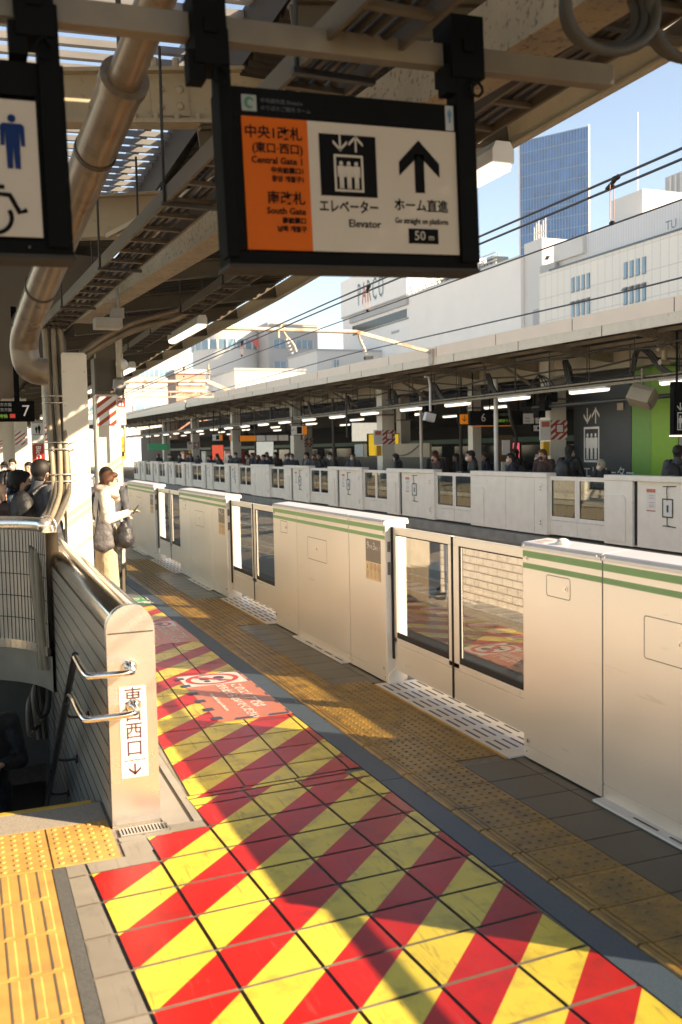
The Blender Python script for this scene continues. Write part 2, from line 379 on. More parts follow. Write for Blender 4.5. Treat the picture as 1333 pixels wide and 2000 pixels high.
# notices stuck over the film
def notice(name, label, x0, x1, y0, y1, full):
    r = thing(name, label, 'floor sticker', (x0, y0, 0))
    b = MB(); b.box(x0, x1, y0, y1, 0.0088, 0.0102); b.build('orange_sheet', ORG_F, r)
    w = MB(); d = (y1-y0)*0.26; w.box(x0+0.01, x1-0.03, y1-d-0.02, y1-0.02, 0.0108, 0.0116); w.build('white_field', WHT_F, r)
    cx, cy = (x0+x1)/2-0.01, y1-0.02-d/2; ro = d*0.46
    rg = MB(); n = 40
    for i in range(n):
        a0, a1 = 2*math.pi*i/n, 2*math.pi*(i+1)/n
        rg.poly([(cx+ro*1.25*math.cos(a), cy+ro*s_*math.sin(a) if False else cy+ro*s_*math.sin(a), 0.0130) for a, s_ in ((a0, 1), (a1, 1))]+[(cx+ro*1.25*0.8*math.cos(a), cy+ro*0.8*math.sin(a), 0.0130) for a in (a1, a0)])
    dx, dy = ro*0.80, -ro*0.62
    rg.prism([(cx-dx-.02, cy-dy, .0132), (cx-dx+.03, cy-dy+.01, .0132), (cx+dx+.02, cy+dy, .0132), (cx+dx-.03, cy+dy-.01, .0132)], (0, 0, .0006))
    rg.build('prohibition_ring', REDSIGN_F, r, fixn=False)
    for sx_ in (-0.055, 0.06):
        ft = MB()
        for k in range(2):
            ft.prism([(cx+sx_+0.045*math.cos(a)*(1 if k == 0 else .6), cy+(0.03 if k == 0 else -0.06)+0.05*math.sin(a)*(1 if k == 0 else .6), 0.0122) for a in [2*math.pi*i/12 for i in range(12)]], (0, 0, 0.0004))
        ft.build('shoe_mark', NAVY_F, r)
    if full:
        n = 6
        for i in range(n):
            sq = MB(); yy = y0+0.10+(y1-y0-0.2)*i/(n-1)
            sq.box(x0-0.03, x0+0.045, yy-0.035, yy+0.035, 0.0108, 0.0118)
            sq.build('navy_square', NAVY_F, r); sq = MB(); sq.box(x1-0.02, x1-0.005, yy-0.035, yy+0.035, 0.0108, 0.0118); sq.build('navy_square', NAVY_F, r)
        for xx in (x0+0.16, x0+0.40):
            sq = MB(); sq.prism([(xx-.05, y0+.015, .0108), (xx+.10, y0+.015, .0108), (xx+.12, y0+.055, .0108), (xx-.03, y0+.055, .0108)], (0, 0, .001))
            sq.build('navy_square', NAVY_F, r); sq = MB(); sq.prism([(xx-.05, y1-.015, .0108), (xx+.07, y1-.015, .0108), (xx+.09, y1-.001, .0108), (xx-.03, y1-.001, .0108)], (0, 0, .001)); sq.build('navy_square', NAVY_F, r)
    # lettering runs along the platform
    rot = (0, 0, R(-90)); L = (y1-y0)
    text('このエリアでは', 0.105, (x0+0.37, y0+L*0.44, 0.0122), None, WHT_F, r, rot=rot, bold=.002)
    text('立ち止まらないでください', 0.085, (x0+0.26, y0+L*0.36, 0.0122), None, WHT_F, r, rot=rot, bold=.002)
    text("Please don't stop in this area", 0.045, (x0+0.13, y0+L*0.36, 0.0122), None, WHT_F, r, rot=rot)
    return r
notice('floor_notice', 'orange floor sticker with a no standing symbol and navy squares, nearest the camera', 1.55, 2.077, 6.30, 7.74, True)
notice('floor_notice', 'faded orange floor sticker with no standing symbol, beside the steel coping', 1.60, 2.077, 9.14, 10.38, False)
gs = thing('green_floor_mark', 'green floor sticker with white writing beyond the striped film', 'floor sticker', (1.85, 11.55, 0))
b = MB(); b.box(1.70, 2.06, 11.56, 12.3, 0.0088, 0.0102); b.build('green_sheet', GRN_F, gs)
text('整列', 0.24, (1.88, 12.08, .011), None, WHT_F, gs, rot=(0, 0, 0)); text('乗車', 0.24, (1.88, 11.78, .011), None, WHT_F, gs, rot=(0, 0, 0))

# granite line, yellow ridges, dotted tactile paving, edge tiles
b = MB(); y = -6.0
while y < 70:
    b.box(2.080, 2.226, y+.003, y+1.197, -.02, 0.005); y += 1.2
struct(b.build('granite_line', GRAN))
OPEN = [(4.83+4.85*k, 6.83+4.85*k) for k in range(-1, 12)]         # doorways of the near gates
def dot(mb, x, y, z, r=0.012, h=0.0055, n=8):
    vs = [(x+r*math.cos(2*math.pi*i/n), y+r*math.sin(2*math.pi*i/n), z) for i in range(n)]+[(x+.62*r*math.cos(2*math.pi*i/n), y+.62*r*math.sin(2*math.pi*i/n), z+h) for i in range(n)]
    mb.add(vs, [(i, (i+1) % n, (i+1) % n+n, i+n) for i in range(n)], 0, False); mb.add(vs[n:], [list(range(n))])
tp = MB(); y = -3.0
while y < 60:
    tp.box(2.304, 2.622, y+.003, y+.287, -.01, 0.0045)
    if y < 24:
        for a in range(6):
            for c in range(5): dot(tp, 2.330+a*.053, y+.03+c*.057, .0045)
    y += 0.29
y = -3.0
while y < 60:
    tp.box(2.230, 2.298, y+.004, y+.286, -.01, .004)
    tp.prism([(2.236, y+.006, .004), (2.266, y+.006, .004), (2.262, y+.006, .0105), (2.240, y+.006, .0105)], (0, .278, 0))
    tp.prism([(2.274, y+.006, .004), (2.296, y+.006, .004), (2.293, y+.006, .009), (2.277, y+.006, .009)], (0, .278, 0))
    y += 0.29
for o0, o1 in OPEN:
    y = o0+.10
    while y < o1-.15:
        tp.box(2.628, 2.912, y+.003, y+.287, -.01, .0045)
        if y < 24:
            for a in range(5):
                for c in range(5): dot(tp, 2.660+a*.055, y+.03+c*.057, .0045)
        y += .29
struct(tp.build('tactile_paving', TACT))
et = MB(); y = -3.0
while y < 60:
    inop = any(o0+.08 < y+.145 < o1-.02 for o0, o1 in OPEN)
    if not inop: et.box(2.627, 2.945, y+.003, y+.287, -.01, .004)
    if not inop: et.box(2.950, 3.30, y+.003, y+.287, -.01, .004)
    else: et.box(2.95, 3.30, y+.003, y+.287, -.01, .0035)
    y += .29
struct(et.build('edge_tiles', TILE_D))

# left front corner: guide bars, warning dots, landing
b = MB(); b.box(0.296, 0.352, -3, 4.372, -.02, .0045); struct(b.build('dark_kerb_line', mat('dark_granite', (0.10, 0.10, 0.095), .6, var=.3, scale=120)))
b = MB(); y = 4.375
while y > -1:
    for xx in (-.305, -.005): b.box(xx, xx+.296, y-.297, y-.003, -.01, .0045)
    for a in range(8):
        xb = -.285+a*.0755
        b.prism([(xb-.019, y-.285, .0045), (xb+.019, y-.285, .0045), (xb+.012, y-.285, .0105), (xb-.012, y-.285, .0105)], (0, .27, 0))
    y -= .30
for r_ in range(2):
    for xx in (-.60, -.297, .004, .307):
        y0 = 4.385+r_*.240; b.box(xx, xx+.294, y0, y0+.235, -.01, .0045)
        for a in range(5):
            for c in range(4): dot(b, xx+.035+a*.056, y0+.03+c*.058, .0045, r=.014)
struct(b.build('stair_tactile_paving', TACT_B))
b = MB(); b.box(SX0, .60, 4.865, 5.128, -.02, .004); struct(b.build('stair_landing', GRAN_L))
b = MB(); b.box(SX0, .56, 5.130, 5.168, -.02, .007); struct(b.build('stair_nosing', mat('nosing_yellow', (.55, .33, .04), .5)))
b = MB(); b.box(.858, .985, 4.66, 10.4, -.02, .0042); b.box(1.005, 1.046, 4.66, 10.4, -.02, .0045); b.box(.628, .87, 4.40, 4.59, -.02, .0035)
struct(b.build('wall_kerb', CONC))
b = MB(); b.box(.985, 1.005, 4.66, 10.4, -.02, .001); struct(b.build('kerb_slot', GROOVE))
dg = thing('drain_grate', 'slotted metal drain grate in the floor at the foot of the steel end post', 'drain grate', (.75, 4.65, 0))
b = MB()
b.box(.635, .868, 4.605, 4.615, 0, .009); b.box(.635, .868, 4.695, 4.705, 0, .009)
for i in range(15): b.box(.637+i*.0162, .645+i*.0162, 4.615, 4.695, 0, .008)
b.build('bars', STAIN, dg); b = MB(); b.box(.637, .866, 4.613, 4.697, .0005, .003); b.build('pit', RUBBER, dg)

# stair flight going down away from the camera
b = MB()
for k in range(16):
    y0 = 5.17+.30*k; z1 = -.185*(k+1); b.box(SX0, SX1, y0, y0+.30, z1-.9, z1); b.box(SX0, SX1-.06, y0+.005, y0+.04, z1, z1+.006)
struct(b.build('stair_flight', mat('stair_stone', (.16, .15, .13), .6, var=.25, scale=6)))
b = MB(); b.box(SX0-.2, SX0, SY0, 12, -4, 0); b.box(SX0, SX1, 10.2, 10.4, -4, -.02); b.box(SX0, SX1, SY1-.6, SY1-.55, -.9, .02)
struct(b.build('stairwell_side', mat('stairwell_paint', (.12, .11, .09), .6)))

# stair side wall with rounded steel coping and end post
sw = thing('stair_wall', 'tiled stair side wall with polished steel coping, steel end post and exit label', 'stair wall', (.735, 4.76, 0))
b = MB(); b.box(.622, .846, 4.80, 9.5, .10, .985)
o = b.build('tiled_side', [BRICK_OUT], sw)
b = MB(); b.box(.616, .625, 4.795, 9.5, -3.2, .985); b.build('inner_tiling', BRICK_IN, sw)
b = MB(); b.box(.625, .862, 4.80, 9.5, -.3, .098); b.build('skirting', CONC, sw)
b = MB(); b.box(.845, .853, 4.80, 9.5, .72, .80); b.build('trim_row', mat_brick('dark_trim_tile', (.10, .10, .10), (.14, .13, .12), (.5, .47, .42), .075, .08, (1, 2), .004), sw)
def arch(y0, y1, zc, hw, hh, mb, m=0, n=18, cap=True, z0=None):
    xc = .732
    pts = [(xc+hw*math.cos(math.pi*i/n), zc+hh*math.sin(math.pi*i/n)) for i in range(n+1)]
    if z0 is not None: pts = [(xc+hw, z0)]+pts+[(xc-hw, z0)]
    k = len(pts)
    mb.add([(x, y0, z) for x, z in pts]+[(x, y1, z) for x, z in pts], [(i, i+1, i+1+k, i+k) for i in range(k-1)]+[(k-1, 0, k, 2*k-1)], m, True)
    if cap: mb.add([(x, y0, z) for x, z in pts], [list(range(k))], m); mb.add([(x, y1, z) for x, z in pts], [list(range(k))[::-1]], m)
b = MB(); arch(4.79, 9.5, .985, .119, .12, b); b.build('coping', CHROME, sw)
b = MB(); arch(4.735, 4.795, .975, .118, .13, b, z0=.0); 
b.build('end_post', STAIN, sw)
b = MB(); b.box(.622, .842, 4.732, 4.736, .966, .972); b.build('post_seam', GROOVE, sw)
lab = MB(); lab.box(.667, .797, 4.7315, 4.7355, .245, .700); lab = lab.build('exit_label', WHT_F, sw)
INK = mat('label_ink', (.10, .035, .05), .5)
for i, ch in enumerate('東口西口'): text(ch, .090, (.733, 4.7305, .648-i*.087), '-y', INK, lab, bold=.0005)
text('East Exit·West Exit', .0135, (.733, 4.7305, .332), '-y', INK, lab)
ar = MB(); ar.box(.728, .737, 4.7300, 4.7318, .262, .315)
for s_ in (-1, 1): ar.prism([(.7325, 4.7300, .256), (.7325, 4.7300, .270), (.7325+s_*.030, 4.7300, .297), (.7325+s_*.030, 4.7300, .283)], (0, .0018, 0))
ar.build('down_arrow', INK, lab)

pw = thing('brick_partition', 'low white brick tiled partition behind the pillar, seen mirrored in the door glass', 'wall', (.78, 11, 0))
b = MB(); b.box(.72, .85, 9.52, 10.40, .05, .92); b.box(.72, .85, 11.05, 13.5, .05, .92); b.build('tiling', BRICK_OUT, pw)
b = MB(); b.box(.71, .866, 9.52, 10.40, 0, .05); b.box(.71, .866, 11.05, 13.5, 0, .05); b.build('skirting', CONC, pw)
ps = thing('no_smoking_poster', 'white no smoking poster with a red ring, seen mirrored in the door glass', 'poster', (.855, 11.35, .1))
b = MB(); b.box(.851, .856, 11.10, 11.62, .10, .88); b.build('sheet', WHT_F, ps)
b = MB(); n = 32
for i in range(n):
    a0, a1 = 2*math.pi*i/n, 2*math.pi*(i+1)/n
    b.poly([(.8575, 11.36+r_*math.cos(a), .62+r_*math.sin(a)) for a, r_ in ((a0, .19), (a1, .19), (a1, .15), (a0, .15))])
b.bar((.8575, 11.24, .73), (.8575, 11.48, .51), .003, .04, up=(1, 0, 0)); b.build('red_ring', REDSIGN_F, ps, fixn=False)
b = MB(); b.box(.8565, .858, 11.26, 11.46, .60, .625); b.build('cigarette', BLACK, ps)
text('禁煙', .10, (.8575, 11.36, .36), '+x', BLACK, ps); text('全面禁煙です', .05, (.8575, 11.36, .26), '+x', BLACK, ps)

hr = thing('handrail', 'pair of polished steel tube handrails bending down the stairs from the end post', 'handrail', (.5, 4.6, 0))
b = MB(); b.tube([(.722, 4.735, .800), (.722, 4.625, .800), (.700, 4.595, .800), (.520, 4.595, .802), (.497, 4.62, .803), (.492, 5.02, .820)], .0165, n=14, sub=2); b.build('upper_tube', CHROME, hr)
b = MB(); b.tube([(.492, 5.0, .828), (.492, 8.6, -1.46)], .018, n=12); b.build('descending_tube', SHADESTEEL, hr)
b = MB(); b.tube([(.735, 4.735, .605), (.735, 4.625, .602), (.71, 4.595, .600), (.500, 4.595, .596), (.478, 4.62, .598), (.474, 5.15, .60), (.474, 5.36, .50)], .0165, n=14, sub=2); b.build('lower_tube', CHROME, hr)
b = MB(); b.tube([(.474, 5.35, .505), (.474, 8.6, -1.56)], .018, n=12); b.build('descending_tube', SHADESTEEL, hr)
for px_, pz in ((.722, .80), (.735, .605)):
    b = MB(); b.cyl((px_, 4.735, pz), (px_, 4.726, pz), .036, n=24); b.sph((px_, 4.722, pz), (.028, .016, .028)); b.build('wall_flange', CHROME, hr)
for yb in (5.6, 6.35, 7.1):
    zb = .828-(yb-5.0)*.635
    b = MB(); b.tube([(.492, yb, zb-.02), (.492, yb, zb-.09), (.53, yb, zb-.10), (.62, yb, zb-.10)], .008, sub=2); b.cyl((.617, yb, zb-.10), (.605, yb, zb-.10), .028); b.build('bracket', SHADESTEEL, hr)

# curved parapet at the far end of the stairwell
cp = thing('curved_parapet', 'curved tiled parapet with a thick steel top rail at the far end of the stairwell', 'parapet', (0, 8.2, 0))
def arcpts(rad, a0, a1, n): return [(-.42+rad*math.cos(R(a0+(a1-a0)*i/n)), 7.62+rad*math.sin(R(a0+(a1-a0)*i/n))) for i in range(n+1)]
def arcwall(mb, rad, th, z0, z1, a0=8, a1=130, n=36):
    A, B_ = arcpts(rad, a0, a1, n), arcpts(rad+th, a0, a1, n); k = n+1
    vs = [(x, y, z0) for x, y in A]+[(x, y, z1) for x, y in A]+[(x, y, z0) for x, y in B_]+[(x, y, z1) for x, y in B_]
    fs = []
    for i in range(n): fs += [(i, i+1, i+1+k, i+k), (2*k+i, 2*k+i+1, 3*k+i+1, 3*k+i), (k+i, k+i+1, 3*k+i+1, 3*k+i), (i, i+1, 2*k+i+1, 2*k+i)]
    mb.add(vs, fs, 0, False)
b = MB(); arcwall(b, 1.0, .10, .34, 1.24); b.build('tiled_curve', mat('parapet_tile', (.50, .44, .36), .3, var=.06), cp)
j = MB()
for i, (x, y) in enumerate(arcpts(.9985, 8, 130, 50)):
    d = Vector((x+.42, y-7.62, 0)).normalized(); j.bar((x, y, .34), (x, y, 1.24), .007, .005)
for z in (.52, .70, .88, 1.06): arcwall(j, .997, .004, z, z+.007)
j.build('tile_joints', GROOVE, cp)
b = MB(); b.tube([(x, y, 1.29) for x, y in arcpts(1.03, 15, 130, 40)], .060, n=14); b.sph((*arcpts(1.03, 15, 130, 40)[0], 1.29), (.060, .060, .060), 16, 10); b.build('top_rail', STAIN, cp)
b = MB(); arcwall(b, .985, .13, .27, .34); b.build('lower_band', STAIN, cp)
b = MB(); arcwall(b, 1.02, .10, -.02, .27); b.build('soffit', mat('soffit_paint', (.26, .24, .20), .5), cp)

# ------------------------------------------------------------------ near platform gates
GX0 = 3.0277
def rrect_frame(mb, y0, y1, z0, z1, x, w=.004, r=.018, n=5):
    """rounded rectangle outline on a -X facing wall"""
    def loop(d):
        P = []
        for cy, cz, a0 in ((y1-r, z1-r, 0), (y0+r, z1-r, 90), (y0+r, z0+r, 180), (y1-r, z0+r, 270)):
            for i in range(n+1):
                a = R(a0+90*i/n); P.append((x, cy+(r-d)*math.cos(a), cz+(r-d)*math.sin(a)))
        return P
    A, B_ = loop(0), loop(w); k = len(A)
    mb.add(A+B_, [(i, (i+1) % k, (i+1) % k+k, i+k) for i in range(k)])
def gate(y0, y1, label, first=False, number=None):
    t = thing('platform_gate', label, 'platform gate', (GX0, y0, 0), 'screen gate housings along the near platform edge')
    L = y1-y0
    b = MB(); b.box(3.036, 3.205, y0+.004, y1-.004, .015, 1.205); b.build('body', GATE, t)
    segs = [(y0, y0+.752), (y0+.758, y1-.758), (y1-.752, y1)]
    for a, c in segs:
        b = MB(); b.box(GX0, 3.037, a+.002, c-.002, .088, 1.252); b.build('front_panel', GATE, t, bevel=.002)
        b = MB(); b.box(GX0+.001, 3.037, a+.002, c-.002, .012, .083); b.build('kick_plate', GATE, t)
        for z0, z1 in ((1.201, 1.239), (1.136, 1.167)):
            b = MB(); b.box(GX0-.0012, GX0+.0005, a+.003, c-.003, z0, z1); b.build('green_stripe', GREEN, t)
        b = MB()                                                   # rounded cover piece over each section
        pr = [(3.018, 1.254), (3.018, 1.268), (3.024, 1.280), (3.036, 1.287), (3.20, 1.300), (3.222, 1.297), (3.232, 1.286), (3.234, 1.254)]
        b.prism([(x, a+.001, z) for x, z in pr], (0, c-a-.002, 0)); b.build('cover', GATE_TOP, t)
    for yy in (y0+.755, y1-.755):
        b = MB(); b.box(GX0+.003, 3.036, yy-.0032, yy+.0032, .012, 1.252); b.build('joint', GROOVE, t)
    # hatches and locks
    for q in ((y1-.475, y1-.245, 1.003, 1.124), (y1-1.60, y1-1.08, .812, 1.022)): b = MB(); rrect_frame(b, *q, GX0-.0008); b.build('service_hatch', GROOVE, t, fixn=False)
    for yy, zz in ((y1-.435, 1.062), (y1-1.335, .922), (y1-.045, 1.194), (y1-.05, .115), (y0+.05, .115), (y0+.04, 1.194)):
        lk = MB(); lk.cyl((GX0, yy, zz), (GX0-.005, yy, zz), .0135, n=16); lk = lk.build('lock', STAIN, t)
        if (yy, zz) != (y0+.05, .115) and (yy, zz) != (y0+.04, 1.194): kh = MB(); kh.box(GX0-.0062, GX0-.004, yy-.003, yy+.003, zz-.007, zz+.007); kh.build('keyhole', GROOVE, lk)
    for a, c in segs:
        for yy in (a+.03, c-.03):
            for zz in (.048, 1.272):
                sc = MB(); sc.cyl((GX0+.0015 if zz < 1 else 3.022, yy, zz), (GX0-.0015 if zz < 1 else 3.016, yy, zz), .006, n=10); sc.build('screw', STAIN, t)
    # white strip with slots under the middle section
    b = MB(); b.box(2.962, 3.03, y0+.80, y1-.76, .002, .016); o = b.build('base_strip', PLATE, t)
    s = MB(); k = 0
    while y0+.86+k*.26+.2 < y1-.8: s.box(2.985, 2.998, y0+.86+k*.26, y0+.86+k*.26+.18, .0165, .0172); k += 1
    s.build('slot', GROOVE, o)
    # end face details facing the doorway
    for ye in (y0, y1): b = MB(); b.box(3.030, 3.205, ye-.004, ye+.004, .03, 1.25); b.build('end_face', WHITE, t, bevel=.003)
    for ya, yb_ in ((y0-.022, y0-.004), (y1+.004, y1+.02)): b = MB(); b.box(3.075, 3.092, ya, yb_, .20, 1.235); b.build('door_seal', RUBBER, t)
    for za, zb in ((.86, .96), (1.04, 1.12)): b = MB(); b.box(3.045, 3.07, y0-.0065, y0-.004, za, zb); b.build('sensor_window', mat('sensor_grey', (.16, .15, .15), .3), t)
    b = MB(); b.prism([(3.03, y0-.004, .0), (3.165, y0-.004, .0), (3.165, y0-.004, .135), (3.125, y0-.004, .165), (3.03, y0-.004, .07)], (0, -.028, 0)); b.build('foot', WHITE, t)  # sunlit patch of the end face, built as a white wedge
    # notice next to the doorway
    lb = MB(); lb.box(GX0-.0012, GX0+.0005, y0+.085, y0+.385, .936, 1.120); lb = lb.build('door_number_label', mat('label_taupe', (.24, .19, .15), .5), t)
    if number:
        text(number[0], .085, (GX0-.0020, y0+.335, 1.065), '-x', WHT_F, lb); text('号車', .035, (GX0-.0020, y0+.278, 1.055), '-x', WHT_F, lb)
        text(number[1], .085, (GX0-.0020, y0+.215, 1.062), '-x', WHT_F, lb); text('番ドア', .035, (GX0-.0020, y0+.140, 1.052), '-x', WHT_F, lb)
    yl = MB(); yl.box(GX0-.0012, GX0+.0005, y0+.085, y0+.385, .790, .934); yl = yl.build('caution_label', mat('label_sand', (.72, .56, .30), .5), t)
    ic = MB()
    for i in range(4):
        yc = y0+.35-i*.076; n = 16
        if i:
            for k in range(n):
                a0, a1 = 2*math.pi*k/n, 2*math.pi*(k+1)/n
                ic.poly([(GX0-.002, yc+.029*math.cos(a0), .895+.029*math.sin(a0)), (GX0-.002, yc+.029*math.cos(a1), .895+.029*math.sin(a1)), (GX0-.002, yc+.023*math.cos(a1), .895+.023*math.sin(a1)), (GX0-.002, yc+.023*math.cos(a0), .895+.023*math.sin(a0))])
        ic.box(GX0-.0022, GX0-.0014, yc-.006, yc+.006, .878, .908)
        for r_ in range(4): ic.box(GX0-.0022, GX0-.0014, yc-.026, yc+.024-.008*(r_ % 2), .852-r_*.014, .856-r_*.014)
    ic.build('caution_icon', mat('label_orange', (.50, .16, .06), .5), yl)
    return t
g_lab = {1: 'beige steel screen gate housing nearest the camera, cut off by the right edge',
         2: 'screen gate housing between the nearest two glass doorways, marked 9 and 3',
         3: 'screen gate housing behind the second glass doorway, green stripe half visible',
         4: 'narrow looking screen gate housing just right of the woman with the phone',
         5: 'far screen gate housing mostly behind the woman with the phone'}
GY = [(1.96, 4.83), (6.81, 9.70), (11.66, 14.45), (16.50, 19.35), (21.34, 24.2), (26.2, 29.0)]
for i, (a, c) in enumerate(GY):
    gate(a, c, g_lab.get(i+1, 'farthest beige screen gate housing of the near platform'), number=[None, ('9', '3'), ('9', '2'), ('9', '1'), None, None][i])
# small white alarm knob and sticker on top of the nearest housing
kb = thing('alarm_button', 'small white round button standing on top of the nearest gate housing', 'button', (3.12, 4.62, 1.29))
b = MB(); b.cyl((3.12, 4.56, 1.292), (3.12, 4.56, 1.300), .042, n=24); b.build('base', WHITE, kb); b = MB(); b.sph((3.12, 4.56, 1.302), (.036, .036, .022)); b.build('dome', WHITE, kb)
b = MB(); b.prism([(3.06, 4.66, 1.2895), (3.06, 4.80, 1.2895), (3.17, 4.80, 1.2985), (3.17, 4.66, 1.2985)], (0, 0, .001)); b = b.build('cover_sticker', WHT_F); tag(b, 'white printed sticker on the top of the nearest gate housing', 'sticker')
for k in range(4):
    s = MB(); s.prism([(3.075+k*.022, 4.68, 1.2918+k*.0018), (3.075+k*.022, 4.78, 1.2918+k*.0018), (3.082+k*.022, 4.78, 1.2924+k*.0018), (3.082+k*.022, 4.68, 1.2924+k*.0018)], (0, 0, .0006)); s.build('print_line', ORG_F if k % 2 else INK, b)

def door_leaf(near, label):
    """leaf that slides out of the nearer (near=True) or the farther housing; local origin = doorway middle"""
    t = thing('gate_door', label, 'sliding door', (3.11, 0, 0), 'glass sliding door leaves of the near gates')
    a, c = (-1.0, -.012) if near else (.012, 1.0)
    x0, x1 = 3.088, 3.118
    fr = MB()
    fr.box(x0, x1, a, c, 1.178, 1.238); s0, s1 = (.055, .065)
    if near: fr.box(x0, x1, c-.075, c, .335, 1.178); fr.box(x0, x1, a, a+.05, .335, 1.178)
    else: fr.box(x0, x1, a, a+.05, .335, 1.178); fr.box(x0, x1, c-.075, c, .335, 1.178)
    fr.box(x0, x1, a, c, .325, .372); fr.build('frame', GATE, t, bevel=.003)
    lp = MB(); lp.box(x0+.001, x1-.001, a, c, .115, .321); lp.build('lower_panel', GATE, t, bevel=.002)
    ga = MB(); ga.box(x0+.006, x0+.012, a+.05, c-.05, .372, .415); ga.box(x0+.006, x0+.012, a+.05, c-.05, 1.170, 1.178)
    e = a+.05 if not near else c-.075
    ga.box(x0+.006, x0+.012, min(e, e+(.018 if not near else -.018)), max(e, e+(.018 if not near else -.018)), .415, 1.17); ga.build('glazing_seal', RUBBER, t)
    gl = MB(); gl.box(x0+.013, x0+.017, a+.048, c-.05, .40, 1.175); gl.build('pane', GLASS, t)
    m = MB(); yy = -.011 if near else .002; m.box(x0-.004, x1-.004, yy, yy+.009, .115, 1.236); m.build('edge_rubber', RUBBER, t)
    sc = MB()
    for q in (a+.15, a+.30, c-.30, c-.15): sc.cyl((x0, q, .348), (x0-.002, q, .348), .010, n=12)
    sc.build('cover_cap', WHITE, t)
    return t
ORD = ['nearest', 'second', 'third', 'fourth', 'fifth']
near0, far0 = door_leaf(True, 'glass sliding door leaf of the nearest doorway, the one nearer the camera'), door_leaf(False, 'glass sliding door leaf of the nearest doorway, the farther one with the no smoking reflection')
for k, (a, c) in enumerate([(4.83, 6.81), (9.70, 11.66), (14.45, 16.50), (19.35, 21.34), (24.2, 26.2), (-.02, 1.96)]):
    w_ = ORD[k] if k < 5 else None
    for src, nm in ((near0, 'nearer'), (far0, 'farther')):
        if k == 0: src.location = (3.11, (a+c)/2+.0, 0); continue
        lab = f'glass sliding door leaf of the {w_} doorway from the camera, its {nm} one' if w_ else f'glass sliding door leaf beside the nearest gate housing, towards the camera, its {nm} one'
        clone(src, (3.11, (a+c)/2, 0), lab)
def thr(y0, y1, label):
    t = thing('threshold_plate', label, 'threshold plate', (3.1, y0, 0), 'white slotted plates in front of the glass doorways')
    b = MB(); b.box(2.925, 3.32, y0-.02, y1+.02, .002, .0125); b.build('plate', PLATE, t)
    s = MB(); k = 0
    while y0+.12+k*.262+.19 < y1:
        yy = y0+.12+k*.262
        for c in range(6): s.box(2.955+c*.058, 2.972+c*.058, yy, yy+.185, .0128, .0134)
        k += 1
    s.build('slot', mat('slot_blue', (.07, .075, .10), .6), t)
    b = MB(); b.box(3.29, 3.315, y0-.45, y1+.03, .002, .27); b.build('sun_stop_board', CONC, t)  # unseen board, added to stop sun shining under the door leaves
    b = MB(); b.box(2.914, 2.926, y0-.02, y1+.02, .002, .0115); b.build('edge_trim', TACT_B, t)
for k, (a, c) in enumerate([(4.86, 6.79), (9.73, 11.64), (14.48, 16.48), (19.4, 21.3)]):
    thr(a, c, f'white slotted threshold plate at the {ORD[k]} glass doorway')
thr(.0, 1.93, 'white slotted threshold plate before the doorway beside the camera, out of the corner')

# rails of both tracks
rl = MB()
for xc in (5.2, 8.95):
    for s_ in (-.53, .53):
        rl.box(xc+s_-.035, xc+s_+.035, -20, 150, -1.22, -1.06, 0); rl.box(xc+s_-.03, xc+s_+.03, -20, 150, -1.06, -1.052, 1)
struct(rl.build('rails', [RUST, RAILTOP]))
sp = MB(); y = -5
while y < 80:
    for xc in (5.2, 8.95): sp.box(xc-1.0, xc+1.0, y, y+.2, -1.24, -1.19)
    y += .62
struct(sp.build('sleepers', CONC))

# ------------------------------------------------------------------ canopy over the near platform
def zed(y):
    P = [(-20, 3.95), (6.2, 3.94), (9.6, 3.74), (11.4, 3.69), (23, 3.55), (60, 3.35), (160, 3.2)]
    for (a, za), (c, zc) in zip(P[:-1], P[1:]):
        if y <= c: return za+(zc-za)*(y-a)/(c-a)
    return P[-1][1]
RY = [-3.0, -1.2, .6, 2.4, 4.2, 6.0, 7.8, 9.6, 11.4, 13.2, 15.0, 16.8, 18.6, 20.4, 22.2, 24, 26, 28, 30, 33, 36, 40, 44, 48, 52, 56, 60]
roof = thing('canopy_roof', 'dark corrugated steel canopy roof over the near platform with a thin cream edge strip', 'roof', (3.7, 0, 3.9))
def corrug(mb, x0, x1, y0, y1, zf, pitch=.10, dep=.03):
    """corrugated sheet, ridges across the platform; zf(x, y) height"""
    n = max(1, int((y1-y0)/pitch)); prof = []
    for i in range(n):
        for q, h in ((0, 0), (.3, 0), (.5, dep), (.8, dep)): prof.append((y0+(i+q)*(y1-y0)/n, h))
    prof.append((y1, 0)); xs = [x0, (x0+x1)/2, x1]; k = len(prof)
    mb.add([(x, y, zf(x, y)+h) for x in xs for y, h in prof], [(a*k+i, a*k+i+1, (a+1)*k+i+1, (a+1)*k+i) for a in range(2) for i in range(k-1)])
def zdeck(x, y): return zed(y)+.20-(3.7-x)*.055+.16*max(0, min(1, (3.7-x)/2))
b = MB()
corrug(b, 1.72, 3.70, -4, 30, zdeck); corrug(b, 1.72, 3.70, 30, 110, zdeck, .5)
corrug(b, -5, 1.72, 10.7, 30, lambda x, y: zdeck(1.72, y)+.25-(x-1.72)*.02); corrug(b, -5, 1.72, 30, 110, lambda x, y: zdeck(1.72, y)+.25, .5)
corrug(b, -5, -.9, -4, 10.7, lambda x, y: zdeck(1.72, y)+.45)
corrug(b, 3.70, 4.6, -12, 1.7, lambda x, y: 4.14-(x-3.7)*.10); corrug(b, -5, 3.70, -12, -4, lambda x, y: 4.15)  # outer strip is unseen, added to keep the sun off the hanging signs
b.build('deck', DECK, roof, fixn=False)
top = MB()
